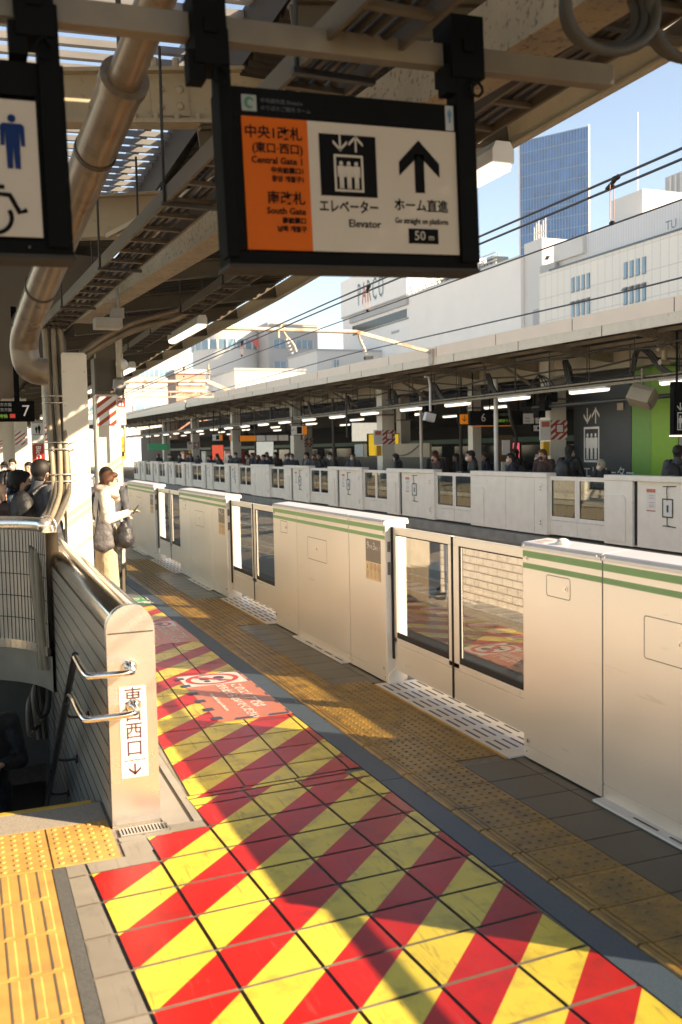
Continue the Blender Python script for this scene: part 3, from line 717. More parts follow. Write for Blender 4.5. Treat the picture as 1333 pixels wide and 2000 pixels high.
for y0, y1 in zip([-4]+RY[2:], RY[2:]+[110]):
    top.add([(x, y, zdeck(max(x, 1.72), y)+(.12 if x > 1.7 else .4)) for x in (-5.2, 3.72) for y in (y0, y1)] if y0 > 10.7 else [(x, y, zdeck(x, y)+.12) for x in (1.72, 3.72) for y in (y0, y1)], [(0, 1, 3, 2)])
top.build('roofing', STEEL_DK, roof, fixn=False)
b = MB()
for y0, y1 in zip(RY[:-1], RY[1:]):
    b.prism([(3.70, y0, zed(y0)), (3.715, y0, zed(y0)), (3.715, y0, zed(y0)+.19), (3.70, y0, zed(y0)+.19)], (0, y1-y0, zed(y1)-zed(y0)))
    b.prism([(3.655, y0, zed(y0)-.004), (3.70, y0, zed(y0)-.004), (3.70, y0, zed(y0)+.012), (3.655, y0, zed(y0)+.012)], (0, y1-y0, zed(y1)-zed(y0)))
b.build('edge_strip', CREAM, roof)

def ibeam(mb, p0, p1, h, w, m=0, tf=.018, tw=.012):
    """I beam hanging below the line p0-p1 (its top centre line)"""
    p0, p1 = Vector(p0), Vector(p1); z = Vector((0, 0, 1))
    mb.bar(p0-z*tf/2, p1-z*tf/2, w, tf, m); mb.bar(p0-z*(h-tf/2), p1-z*(h-tf/2), w, tf, m); mb.bar(p0-z*(h/2), p1-z*(h/2), tw, h-2*tf, m)
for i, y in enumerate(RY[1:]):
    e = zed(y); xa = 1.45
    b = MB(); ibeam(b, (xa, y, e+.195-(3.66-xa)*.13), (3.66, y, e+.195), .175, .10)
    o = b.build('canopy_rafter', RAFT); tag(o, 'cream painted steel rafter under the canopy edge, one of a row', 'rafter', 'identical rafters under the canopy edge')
lam = 'cream steel cross girder under the canopy, '
for y, z0, lab in ((6.0, 3.80, 'with a riveted plate beside the sign'), (7.8, 3.50, 'half behind the pipe')):
    t = thing('cross_girder', lam+lab, 'girder', (.5, y, z0))
    b = MB(); s = .10
    def zz(x): return z0+(x-.7)*s
    b.prism([(-1.6, y-.006, zz(-1.6)+.02), (2.25, y-.006, zz(2.25)+.02), (2.25, y-.006, zz(2.25)+.34), (-1.6, y-.006, zz(-1.6)+.22)], (0, .012, 0)); b.build('web', CREAM, t)
    for dz0, dz1 in ((0, 0), (.34, .22)):
        f = MB(); f.bar((-1.6, y, zz(-1.6)+dz1), (2.25, y, zz(2.25)+dz0), .14, .022); f.build('flange', CREAM, t)
    if z0 > 3.7:
        pl = MB(); pl.obox((1.27, y-.013, zz(1.27)+.15), (.115, 0, .010), (0, .006, 0), (-.008, 0, .105)); pl = pl.build('splice_plate', CREAM, t)
        rv = MB()
        for dx in (-.055, .065):
            for dz in (-.05, .05): rv.sph((1.27+dx, y-.020, zz(1.27+dx)+.15+dz), (.024, .018, .024))
        rv.build('rivet', CREAM, pl)
        for k in range(4):
            for z_ in (.03, .36):
                bo = MB(); bo.cyl((1.05+k*.13, y-.03, zz(1.05+k*.13)+z_-.045), (1.05+k*.13, y-.03, zz(1.05+k*.13)+z_+.02), .020, n=6, smooth=False); bo.build('bolt', CREAM, t)
# louvred roof light
lo = thing('roof_louvre', 'translucent white slatted roof light above the pipe with sky showing between the slats', 'roof light', (.4, 5, 4.5))
def mat_sheet():
    m = bpy.data.materials.new('translucent_sheet'); m.use_nodes = True; t = m.node_tree; t.nodes.clear()
    out = t.nodes.new('ShaderNodeOutputMaterial'); d = t.nodes.new('ShaderNodeBsdfDiffuse'); tl = t.nodes.new('ShaderNodeBsdfTranslucent'); mx = t.nodes.new('ShaderNodeMixShader')
    nz = t.nodes.new('ShaderNodeTexNoise'); nz.inputs['Scale'].default_value = 4; cr = t.nodes.new('ShaderNodeMapRange'); cr.inputs[3].default_value = .26; cr.inputs[4].default_value = .50
    hs = t.nodes.new('ShaderNodeCombineColor')
    t.links.new(nz.outputs[0], cr.inputs[0])
    for i in range(3): t.links.new(cr.outputs[0], hs.inputs[i])
    t.links.new(hs.outputs[0], d.inputs[0]); t.links.new(hs.outputs[0], tl.inputs[0]); mx.inputs[0].default_value = .5
    t.links.new(d.outputs[0], mx.inputs[1]); t.links.new(tl.outputs[0], mx.inputs[2]); t.links.new(mx.outputs[0], out.inputs[0]); return m
SHEET = mat_sheet()
b = MB(); y = 1.2
while y < 10.6:
    z = 4.50-(y-5)*.02
    b.obox((.40, y, z), (1.35, 0, .05), (0, .050, .010), (0, -.004, .020)); y += .205
b.build('slat', SHEET, lo)
b = MB(); b.prism([(1.72, -4, 4.34), (1.75, -4, 4.34), (1.75, -4, 4.66), (1.72, -4, 4.66)], (0, 14.7, -.15)); b.build('closing_board', DECK, lo)
b = MB()
for x in (-.85, .25, 1.55): b.bar((x, 1.0, 4.58+.08+x*.037), (x, 10.6, 4.39+.08+x*.037), .06, .10)
b.build('slat_bearer', RAFT, lo)
# long beam, cable trays, drain pipe
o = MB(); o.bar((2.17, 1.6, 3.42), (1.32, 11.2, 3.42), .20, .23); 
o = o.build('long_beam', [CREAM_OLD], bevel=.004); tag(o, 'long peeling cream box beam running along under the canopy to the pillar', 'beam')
def ladder(name, label, x0, y0, x1, y1, z, w, pitch=.34, mt=RAFT):
    t = thing(name, label, 'cable tray', (x0, y0, z), 'ladder cable trays under the canopy')
    P0, P1 = Vector((x0, y0, z)), Vector((x1, y1, z)); d = (P1-P0).normalized(); s = Vector((d.y, -d.x, 0))
    for k in (-1, 1):
        b = MB(); b.bar(P0+s*w/2*k, P1+s*w/2*k, .016, .085); b.bar(P0+s*(w/2*k-.012*k)+Vector((0, 0, .04)), P1+s*(w/2*k-.012*k)+Vector((0, 0, .04)), .03, .008); b.build('side_rail', mt, t)
    n = int((P1-P0).length/pitch)
    for i in range(n): b = MB(); q = P0+d*(i+.5)*pitch; b.bar(q-s*w/2-Vector((0, 0, .025)), q+s*w/2-Vector((0, 0, .025)), .03, .022); b.build('rung', mt, t)
    for k in range(4):
        c = MB(); c.tube([P0+d*((P1-P0).length*j/12)+s*(w*(-.34+.22*k)+.012*math.sin(j*1.7+k))+Vector((0, 0, .005+.006*math.sin(j+k))) for j in range(13)], .018, n=6); c.build('cable', CABLE_D, t)
    L = (P1-P0).length; q = 1.0
    while q < L:
        p = P0+d*q; h = MB()
        for k in (-1, 1): h.cyl(p+s*(w/2+.015)*k-Vector((0, 0, .05)), p+s*(w/2+.015)*k+Vector((0, 0, .75)), .008, n=6)
        h.bar(p-s*(w/2+.03)-Vector((0, 0, .05)), p+s*(w/2+.03)-Vector((0, 0, .05)), .03, .02); h.build('hanger_rod', CABLE_D, t); q += 1.9
    return t
ladder('cable_tray', 'rusty brown ladder cable tray left of the long cream beam, ending at the cable bundle', 1.30, 2.2, .93, 10.75, 3.19, .25)
ladder('cable_tray', 'ladder cable tray nearer the canopy edge, above the small lamp', 2.36, 2.0, 2.46, 15, 3.42, .22)
pp = thing('drain_pipe', 'fat glazed drain pipe slanting down under the canopy with a sleeve and an elbow', 'pipe', (.6, 5.5, 3))
A, B_ = Vector((.80, 3.2, 3.685)), Vector((.44, 7.06, 2.72)); D = (B_-A)
b = MB(); b.cyl(A, A+D*.40, .072, n=24); b.build('upper_length', PIPE, pp)
b = MB(); b.cyl(A+D*.27, A+D*.40, .098, n=24); b.cyl(A+D*.262, A+D*.275, .106, n=24); b.build('sleeve', PIPE, pp)
b = MB(); b.tube([A+D*.40, B_-Vector((0, 0, 0))-D*.02, B_+Vector((-.01, .06, -.10)), B_+Vector((0, .06, -.20)), (.46, 7.12, 2.46), (.52, 7.12, 2.43), (.585, 7.12, 2.43)], .096, n=24, sub=2); b.build('lower_length', PIPE, pp)
for q in (.41, .66, .82, .97):
    b = MB(); b.cyl(A+D*(q-.004), A+D*(q+.004), .102, n=24); b.build('clamp_band', STEEL_DK, pp)
b = MB()
for q in (.28, .66): b = MB(); p = A+D*q; b.cyl(p, p+Vector((0, 0, .95)), .012, n=8); b.build('hanger_rod', STEEL_DK, pp)
# braces
b = MB(); b.bar((1.0, 6.9, 3.35), (2.1, 5.3, 3.78), .03, .03); tag(b.build('tie_rod', CREAM), 'thin cream tie rod crossing below the roof light', 'tie rod')

# pillars of the near platform
def pillar(x0, x1, y0, y1, z1, label, stripes=None, dado=True):
    t = thing('platform_pillar', label, 'pillar', ((x0+x1)/2, y0, 0))
    b = MB(); b.box(x0, x1, y0, y1, .4 if dado else 0, z1); b.build('shaft', CREAM_PIL, t, bevel=.004)
    if dado: b = MB(); b.box(x0-.003, x1+.003, y0-.003, y1+.003, 0, .40); b.build('painted_foot', mat('pillar_foot', (.22, .19, .15), .5), t)
    b = MB()
    for s in (0, 1):
        b.box(x0-.012, x1+.012, y0-.014+s*(y1-y0+.016), y0-.002+s*(y1-y0+.016), .42, z1-.02)
    b.build('cover_plate', CREAM_PIL, t)
    r = MB(); z = .6
    while z < z1-.1:
        for xx in (x0+.012, x1-.012): r.sph((xx, y0-.015, z), .007, n=8, k=5)
        z += .35
    r.build('rivet', CREAM, t)
    return t
pillar(1.005, 1.238, 10.42, 10.66, 2.90, 'cream boxed pillar right at the end of the stair wall coping, half in sun')
def stripes_wrap(t, x0, x1, y, z0, z1, n=3):
    w = MB(); w.box(x0, x1, y-.006, y, z0, z1); w = w.build('warning_wrap', mat('warning_red', (.42, .05, .025), .5), t)
    s = MB(); H = z1-z0; Wd = x1-x0
    for k in range(-2, n+1):
        a = z0+H*(k+.2)/n
        q = [(x0, a), (x1, a+Wd*.75), (x1, a+Wd*.75+.07), (x0, a+.07)]
        q = clip(clip(q, 0, 1, z1), 0, -1, -z0)
        if len(q) > 2: s.poly([(x, y-.008, z) for x, z in q])
    s.build('white_stripe', WHITE, w, fixn=False)
p2 = pillar(1.615, 1.90, 12.6, 12.88, 2.60, 'pillar with a red and white striped band just above the woman with the phone')
stripes_wrap(p2, 1.62, 1.86, 12.585, 2.20, 2.57)
b = MB(); b.box(1.60, 1.915, 12.56, 12.9, 2.60, 2.64); b.box(1.60, 1.63, 12.56, 12.9, 2.64, 3.05); b.box(1.885, 1.915, 12.56, 12.9, 2.64, 3.05); b.box(1.64, 1.88, 12.66, 12.86, 2.64, 3.3); b.build('bracket', RAFT, p2)  # column above the bracket is darker: roof shade put into its paint
b = MB(); b.tube([(1.925, 12.75, 2.2), (1.93, 12.75, 1.3), (1.925, 12.75, .2)], .016, n=8); b.build('conduit', CABLE, p2)
for i, (x, y) in enumerate(((1.42, 26), (1.15, 26.4), (1.62, 19), (1.58, 33), (1.50, 40), (1.45, 47))):
    lab = ['distant pillar with a striped band above the walking commuters', 'distant plain pillar left of the distant striped pillar', 'far pillar hidden largely by the sunlit cream pillar', 'fourth pillar down the near platform', 'fifth pillar down the near platform', 'last visible pillar down the near platform'][i]
    t = pillar(x-.15, x+.15, y, y+.3, 3.3, lab)
    if i != 1: stripes_wrap(t, x-.152, x+.10, y-.016, 2.10, 2.44)
sg = thing('stop_sign_board', 'narrow white board with a red emergency stop panel beside the striped pillar', 'sign', (1.9, 12.4, 2.2))
b = MB(); b.box(1.848, 1.95, 12.39, 12.41, 2.20, 2.54); b.build('board', WHITE, sg)
b = MB(); b.box(1.851, 1.947, 12.386, 12.3905, 2.43, 2.538); b.build('red_panel', mat('sign_red', (.45, .05, .03), .5), sg)
text('STOP', .036, (1.899, 12.3845, 2.512), '-y', WHITE, sg, bold=.001)
b = MB(); b.box(1.862, 1.893, 12.384, 12.386, 2.445, 2.485); b.box(1.905, 1.925, 12.384, 12.386, 2.44, 2.465); b.box(1.910, 1.917, 12.384, 12.386, 2.465, 2.492); b.build('train_and_hand_mark', WHITE, sg)
for k in range(3): text('非常停止ボタン'[:7], .012, (1.899, 12.387, 2.40-k*.02), '-y', mat('sign_grey', (.3, .3, .3), .5), sg)
b = MB(); b.cyl((1.93, 12.42, 1.85), (1.93, 12.42, 3.1), .014, n=10); b.build('post', CREAM, sg)
yb = thing('yellow_call_box', 'bright yellow emergency call box on a post behind the striped pillar', 'call box', (2.12, 14, 0))
b = MB(); b.box(2.085, 2.165, 13.95, 14.05, 1.76, 2.07); b.build('box', mat('callbox_yellow', (.75, .42, .02), .4), yb); b = MB(); b.box(2.11, 2.14, 14.0, 14.04, 0, 1.76); b.build('post', CREAM, yb); b = MB(); b.box(2.10, 2.15, 13.945, 13.95, 1.80, 1.86); b.build('plate', BLACK, yb)

# cable bundle
cb = thing('cable_bundle', 'bundle of beige cables strapped together, dropping from the canopy past the coping end', 'cables', (.9, 10.3, 0))
path = [(.94, 10.55, 3.2), (.953, 10.55, 3.0), (.951, 10.5, 2.526), (.949, 10.4, 1.884), (.936, 10.2, 1.465), (.835, 9.6, 1.31), (.70, 8.9, 1.24), (.575, 8.25, 1.19), (.515, 7.95, 1.05), (.505, 7.88, .867), (.525, 7.86, .578), (.55, 7.86, .15)]
for k in range(7):
    ox, oy = [(-.055, 0), (-.030, .03), (-.005, -.01), (.02, .03), (.045, 0), (.06, .04), (-.06, .05)][k]
    sp_ = 1.6+.35*math.sin(k)
    pts = [(x+ox*(sp_ if i < 5 else (1.0 if i < 8 else .45))*(1.15 if i in (1,) else 1)+.008*math.sin(i*2.1+k), y+oy, z+(.03*math.sin(k*1.3) if 4 <= i <= 8 else 0)+(.25*(k % 3)*.1 if i == 5 else 0)) for i, (x, y, z) in enumerate(path)]
    b = MB(); b.tube(pts, .027, n=10, sub=2); b.build('cable', CABLE if k in (0, 2, 4) else mat('dark_grey_cable', (.10, .09, .075), .5), cb)
for z, x, y in ((2.45, .95, 10.48), (2.38, .95, 10.48), (1.97, .95, 10.42), (1.90, .95, 10.40), (1.64, .94, 10.30), (1.57, .94, 10.26)):
    b = MB(); b.tube([(x+.15*math.cos(a), y+.01+.085*math.sin(a), z) for a in [2*math.pi*i/18 for i in range(19)]], .007, n=6); b.build('strap', STAIN, cb)
for k in range(2):
    c = Vector((.60+.05*k, 8.35+.26*k, 1.20+.022*k)); b = MB(); b.tube([c+Vector((.095*math.cos(a)*.8, -.09*math.cos(a)*.3, .10*math.sin(a))) for a in [2*math.pi*i/18 for i in range(19)]], .009, n=6); b.build('strap', STAIN, cb)
lp = thing('loose_cable_loop', 'grey cables looped and clipped down the inner corner of the stairwell', 'cables', (.5, 8.3, 0))
for k in range(4):
    b = MB(); b.tube([(.575-.02*k, 8.5-.03*k, .95), (.59-.02*k, 8.3, .2), (.60-.025*k, 8.2, -.25), (.50-.03*k, 8.1, -.33-.06*k), (.46-.02*k, 8.1, -.05-.04*k), (.52-.02*k, 8.2, .05-.05*k), (.55-.02*k, 8.2, -.5)], .016, n=7, sub=2); b.build('cable', CABLE if k % 2 else STEEL_DK, lp)
# conduits swinging out from the beam
b = MB()
for k in range(2): b.tube([(1.25, 10.9, 2.88+.06*k), (1.5, 10.9, 3.05+.07*k), (1.85, 10.85, 3.22+.08*k), (2.3, 10.8, 3.33+.09*k), (2.42, 10.6, 3.42+.05*k)], .035, n=10, sub=2)
tag(b.build('conduit_pair', PIPE), 'two thick conduits curving from the cream pillar head towards the canopy edge', 'conduit')
# small things under the canopy
t = thing('grey_junction_box', 'grey rectangular box hung under the end of the long cream beam', 'junction box', (1.29, 9, 3.05)); GREYB = mat('grey_box', (.26, .25, .23), .5)
b = MB(); b.box(1.16, 1.40, 8.9, 9.1, 2.975, 3.07); b.build('case', GREYB, t, bevel=.006); b = MB(); b.box(1.315, 1.425, 8.95, 9.1, 3.07, 3.165); b.build('back_box', GREYB, t, bevel=.004); b = MB(); b.cyl((1.37, 9.0, 3.16), (1.37, 9.0, 3.4), .02, n=8); b.build('stem', GREYB, t)
t = thing('dome_camera', 'grey dome surveillance camera on a drop pole beside the striped pillar', 'camera', (1.74, 11.5, 2.6))
b = MB(); b.cyl((1.745, 11.5, 2.72), (1.745, 11.5, 3.35), .028, n=12); b.build('drop_pole', CREAM, t); b = MB(); b.cyl((1.745, 11.5, 2.60), (1.745, 11.5, 2.70), .078, .07, n=20); b.cyl((1.745, 11.5, 2.70), (1.745, 11.5, 2.73), .07, .03, n=20); b.build('housing', GREYB, t); b = MB(); b.sph((1.745, 11.5, 2.595), (.062, .062, .085)); b.build('dome', mat('smoked_dome', (.10, .10, .11), .1), t)
t = thing('round_speaker', 'small white round speaker under the canopy above the dome camera', 'speaker', (1.82, 12.0, 2.9)); b = MB(); b.sph((1.86, 12.0, 2.93), (.075, .09, .065)); b.build('shell', WHITE, t); b = MB(); b.cyl((1.86, 12, 2.95), (1.86, 12, 3.4), .012, n=8); b.build('stem', CREAM, t)
def tube_lamp(x, y0, y1, z, label, group='fluorescent lamps under the near canopy', w=.10):
    t = thing('tube_lamp', label, 'lamp', (x, y0, z), group)
    b = MB(); b.prism([(x-w/2, y0, z), (x+w/2, y0, z), (x+w/2, y0, z+.07), (x+w*.32, y0, z+.115), (x-w*.32, y0, z+.115), (x-w/2, y0, z+.07)], (0, y1-y0, 0)); b.build('housing', LAMP, t)
    b = MB(); b.prism([(x-w*.44, y0+.02, z-.001), (x-w*.40, y0+.02, z-.04), (x, y0+.02, z-.055), (x+w*.40, y0+.02, z-.04), (x+w*.44, y0+.02, z-.001)], (0, y1-y0-.04, 0)); b.build('tube', LAMP_ON, t)
    return t
tube_lamp(2.90, 4.80, 6.05, 3.44, 'fluorescent lamp poking out right of the elevator sign, nearest the camera', w=.14)
tube_lamp(2.90, 12.1, 14.0, 3.46, 'fluorescent lamp hanging under the canopy edge above the wires', w=.13)
for k in range(6): tube_lamp(2.90, 17.5+k*5, 18.9+k*5, 3.36-.03*k, f'fluorescent lamp farther down the near canopy, {["third","fourth","fifth","sixth","seventh","eighth"][k]} from the camera', w=.12)
# cable coil
t = thing('cable_coil', 'thick grey cable coiled in two loops under the canopy, upper right corner', 'cable coil', (2.0, 2.7, 3.3))
for cx, cz, r_ in ((1.985, 3.27, .17), (2.33, 3.30, .19)):
    b = MB()
    for j in range(3): b.tube([(cx+(r_-.016*j)*math.cos(a), 2.62+.03*j+.02*math.sin(2*a), cz+(r_-.016*j)*math.sin(a)) for a in [2*math.pi*i/40 for i in range(41)]], .017, n=8)
    b.build('loop', mat('coil_grey', (.045, .042, .034), .7), t)

# ------------------------------------------------------------------ hanging signs near the camera
sb = MB(); sb.bar((-1.2, 2.97, 3.088), (2.24, 2.97, 3.172), .055, .075)
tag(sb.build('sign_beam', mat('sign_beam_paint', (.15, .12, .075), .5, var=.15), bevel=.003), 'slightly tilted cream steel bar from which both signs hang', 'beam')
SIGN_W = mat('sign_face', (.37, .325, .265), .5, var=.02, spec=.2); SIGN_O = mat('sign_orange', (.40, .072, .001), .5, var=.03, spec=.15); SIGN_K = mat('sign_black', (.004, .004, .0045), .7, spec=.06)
def box_l(mb, x0, x1, y0, y1, z0, z1): return mb.box(x0, x1, y0, y1, z0, z1)
def sign_body(t, X, Y, Z, w, h, posts, clamps, li=0.0):
    b = MB(); fr = .04
    b.box(X+li, X+w, Y+.004, Y+.13, Z, Z+.042); b.box(X+li, X+w, Y+.004, Y+.13, Z+h-.095, Z+h); b.box(X+li, X+.09, Y+.004, Y+.13, Z+.042, Z+h-.095); b.box(X+w-.085, X+w, Y+.004, Y+.13, Z+.042, Z+h-.095)
    b.box(X+li+.01, X+w-.01, Y+.03, Y+.12, Z+.03, Z+h-.02); b.build('case', BLACK, t, bevel=.004)
    b = MB(); b.box(X+li-.004, X+w+.004, Y-.002, Y+.134, Z-.010, Z+.001); b.build('bottom_trim', mat('trim_grey', (.030, .028, .024), .6, spec=.1), t)
    for x0, x1 in posts:
        b = MB(); b.box(x0, x1, Y-.012, Y+.06, Z+.02, Z+h+.16); b.build('post', BLACK, t, bevel=.003)
    for x0, x1, z0, z1 in clamps:
        b = MB(); b.box(x0, x1, Y-.02, Y+.11, z0, z1); b.box(x0-.02, x0+.03, Y-.01, Y+.05, z0-.05, z0+.04); b.box((x0+x1)/2-.02, (x0+x1)/2+.02, Y-.03, Y-.018, (z0+z1)/2-.02, (z0+z1)/2+.02)
        b.tube([((x0+x1)/2+.02, Y-.02, z0), ((x0+x1)/2+.05, Y-.03, z0-.04), ((x0+x1)/2+.02, Y-.035, z0-.07), ((x0+x1)/2-.01, Y-.03, z0-.04), ((x0+x1)/2+.02, Y-.02, z0)], .005, n=6, sub=1)
        b.build('clamp', BLACK, t)
X, Y, Z = .756, 2.9, 2.420
sign = thing('elevator_sign', 'hanging sign with orange exit panel, elevator pictogram and black up arrow', 'sign', (X, Y, Z))
sign_body(sign, X, Y, Z, .898, .535, [(X+.022, X+.062), (X+.83, X+.898)], [(X-.045, X+.055, Z+.585, Z+.80), (X+.815, X+.935, Z+.62, Z+.82)], .032)
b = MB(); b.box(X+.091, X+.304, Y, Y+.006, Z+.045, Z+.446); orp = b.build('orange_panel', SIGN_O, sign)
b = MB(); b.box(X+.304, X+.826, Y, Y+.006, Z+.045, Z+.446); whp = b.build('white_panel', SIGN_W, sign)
yt = Y-.001
for s, sz, z in (('中央1改札', .042, .398), ('(東口·西口)', .034, .352), ('Central Gate 1', .028, .316), ('中央检票口1', .020, .287), ('중앙 개찰구1', .020, .261), ('南改札', .042, .202), ('South Gate', .028, .164), ('南检票口', .020, .135), ('남쪽 개찰구', .020, .109)):
    text(s, sz, (X+.286, yt, Z+z), '-y', SIGN_K, orp, align='RIGHT', bold=.0006)
b = MB(); b.box(X+.340, X+.534, yt-.001, Y, Z+.219, Z+.410); pic = b.build('pictogram_square', SIGN_K, whp)
def man(mb, cx, z0, h, y, w=None):
    w = w or h*.30
    mb.prism([(cx+h*.075*math.cos(a), y, z0+h*.92+h*.075*math.sin(a)) for a in [2*math.pi*i/14 for i in range(14)]], (0, -.001, 0))
    mb.prism([(cx-w/2, y, z0+h*.78), (cx-w*.38, y, z0+h*.83), (cx+w*.38, y, z0+h*.83), (cx+w/2, y, z0+h*.78), (cx+w/2, y, z0+h*.42), (cx+w*.34, y, z0+h*.42), (cx+w*.30, y, z0+h*.70), (cx+w*.27, y, z0), (cx+w*.04, y, z0), (cx, y, z0+h*.40), (cx-w*.04, y, z0), (cx-w*.27, y, z0), (cx-w*.30, y, z0+h*.70), (cx-w*.34, y, z0+h*.42), (cx-w/2, y, z0+h*.42)], (0, -.001, 0))
def lift_marks(mb, cx, z0, w, y):
    """white cabin frame with three people and two arrows above; w = frame width"""
    h = w*1.15; t_ = w*.07
    mb.box(cx-w/2, cx+w/2, y-.001, y, z0, z0+t_); mb.box(cx-w/2, cx+w/2, y-.001, y, z0+h-t_, z0+h); mb.box(cx-w/2, cx-w/2+t_, y-.001, y, z0+t_, z0+h-t_); mb.box(cx+w/2-t_, cx+w/2, y-.001, y, z0+t_, z0+h-t_)
    for k in (-1, 0, 1): man(mb, cx+k*w*.26, z0+w*.10, h*.74, y)
    za = z0+h+w*.10; hh = w*.52
    for k, up in ((-.27, False), (.27, True)):
        x = cx+k*w; tip, base = (za+hh, za) if up else (za, za+hh); s = 1 if up else -1
        mb.box(x-w*.03, x+w*.03, y-.001, y, min(tip, base), max(tip, base))
        for q in (-1, 1): mb.prism([(x, y, tip), (x, y, tip-s*w*.10), (x+q*w*.24, y, tip-s*w*.34), (x+q*w*.24, y, tip-s*w*.24)], (0, -.001, 0))
b = MB(); lift_marks(b, X+.437, Z+.233, .100, yt-.0012); b.build('lift_mark', SIGN_W, pic)
b = MB(); ax, zt = X+.688, Z+.410
b.box(ax-.017, ax+.017, yt-.001, Y, Z+.242, zt-.045)
for q in (-1, 1): b.prism([(ax, yt, zt), (ax+q*.073, yt, zt-.072), (ax+q*.073, yt, zt-.116), (ax, yt, zt-.048)], (0, -.001, 0))
b.build('up_arrow', SIGN_K, whp)
text('エレベーター', .043, (X+.434, yt, Z+.184), '-y', SIGN_K, whp, sx=.80, bold=.0008); text('Elevator', .034, (X+.542, yt, Z+.134), '-y', SIGN_K, whp, align='RIGHT', bold=.0004)
text('ホーム直進', .043, (X+.690, yt, Z+.198), '-y', SIGN_K, whp, sx=.92, bold=.0006); text('Go straight on platform', .026, (X+.690, yt, Z+.150), '-y', SIGN_K, whp, sx=.78, bold=.0003)
b = MB(); b.box(X+.640, X+.748, yt-.001, Y, Z+.078, Z+.126); o = b.build('distance_tag', SIGN_K, whp); text('50', .042, (X+.680, yt-.0012, Z+.102), '-y', SIGN_W, o); text('m', .028, (X+.722, yt-.0012, Z+.098), '-y', SIGN_W, o)
b = MB(); b.box(X+.095, X+.142, Y+.001, Y+.005, Z+.462, Z+.510); o = b.build('corner_logo', mat('logo_ground', (.18, .19, .17), .5), sign)
b = MB(); b.prism([(X+.118+.016*math.cos(a), Y+.0005, Z+.486+.018*math.sin(a)) for a in [R(20+16*i) for i in range(19)]]+[(X+.122+.009*math.cos(a), Y+.0005, Z+.486+.010*math.sin(a)) for a in [R(308-16*i) for i in range(19)]], (0, -.001, 0)); b.build('leaf_mark', mat('leaf_green', (.02, .10, .05), .5), o)
DIM = mat('dim_letter', (.05, .05, .05), .5)
text('中央線快速 Shinjuku', .016, (X+.155, Y+.003, Z+.496), '-y', DIM, sign, align='LEFT'); text('のりばのご案内 ホーム', .016, (X+.155, Y+.003, Z+.474), '-y', DIM, sign, align='LEFT')
b = MB(); b.box(X+.793, X+.822, Y+.001, Y+.005, Z+.450, Z+.530); o = b.build('corner_sticker', mat('sticker_grey', (.25, .26, .26), .5), sign); b = MB(); man(b, X+.8075, Z+.475, .045, Y+.0005); b.build('person_mark', mat('mark_blue', (.03, .12, .20), .5), o)
sign.rotation_euler = (0, R(-1.75), 0)

X, Z = -.60, 2.40
s2 = thing('toilet_sign', 'hanging sign with a blue man pictogram and a wheelchair, cut by the left edge', 'sign', (X, Y, Z))
sign_body(s2, X, Y, Z, .925, .535, [(X+.855, X+.915), (X, X+.05)], [(X+.80, X+.905, Z+.60, Z+.80)])
b = MB(); b.box(X+.10, X+.842, Y, Y+.006, Z+.048, Z+.425); whp = b.build('white_panel', SIGN_W, s2)
MB1 = mat('mark_navy', (.004, .018, .075), .6, spec=.1)
b = MB(); man(b, X+.775, Z+.235, .150, yt, .066); b.build('man_mark', MB1, whp)
b = MB(); b.box(X+.715, X+.723, yt-.001, Y, Z+.235, Z+.385); b.build('divider', SIGN_K, whp)
b = MB(); man(b, X+.660, Z+.235, .150, yt, .070); b.build('woman_mark', mat('mark_red', (.40, .03, .03), .5), whp)
b = MB(); cx, cz = X+.710, Z+.100
b.tube([(cx+.050*math.cos(a), yt, cz+.045*math.sin(a)) for a in [R(120+14*i) for i in range(20)]], .006, n=6); b.tube([(cx-.01, yt, cz+.125), (cx+.0, yt, cz+.065), (cx+.048, yt, cz+.062), (cx+.072, yt, cz+.015), (cx+.092, yt, cz+.022)], .007, n=6); b.tube([(cx-.005, yt, cz+.085), (cx+.035, yt, cz+.083)], .006, n=6); b.sph((cx-.014, yt, cz+.145), (.014, .003, .014)); b.build('wheelchair_mark', SIGN_K, whp)
b = MB(); b.box(X+.80, X+.806, Y+.001, Y+.005, Z+.018, Z+.024); b.build('maker_mark', DIM, s2)
s2.rotation_euler = (0, R(-1.2), 0)

# boards over the stairs
t = thing('departure_board', 'black electronic departure board with a white 7 at the left edge', 'departure board', (.3, 10, 2.18))
b = MB(); b.box(-.9, .684, 10.0, 10.16, 2.178, 2.376); b.build('case', BLACK, t, bevel=.008); text('7', .155, (.60, 9.998, 2.275), '-y', WHITE, t)
AMB = mat('led_amber', (.5, .34, .04), .5, emit=.25); WLED = mat('board_letter', (.45, .44, .42), .5)
text('新宿·東京方面', .036, (.47, 9.998, 2.338), '-y', WLED, t, align='RIGHT'); text('中央線·東京方面', .036, (.47, 9.998, 2.288), '-y', WLED, t, align='RIGHT'); text('中央特快', .042, (.43, 9.998, 2.225), '-y', mat('led_green', (.20, .42, .05), .5, emit=.2), t, align='RIGHT'); b = MB(); b.box(.45, .50, 9.996, 9.999, 2.21, 2.25); b.build('red_dot', mat('led_red', (.4, .03, .02), .5, emit=.2), t)
for xx in (-.2, .5): b = MB(); b.box(xx, xx+.05, 10.05, 10.1, 2.37, 3.3); b.build('drop_post', BLACK, t)
t = thing('advert_post', 'slim post with a person pictogram board and a red shop advert below it', 'sign', (.9, 13, 0))
b = MB(); b.box(.845, .985, 13.02, 13.16, 0, 2.28); b.build('post', mat('post_grey', (.30, .29, .26), .5), t)
b = MB(); b.box(.845, .985, 13.0, 13.018, 1.995, 2.25); o = b.build('pictogram_board', mat('board_pale', (.55, .58, .56), .4), t)
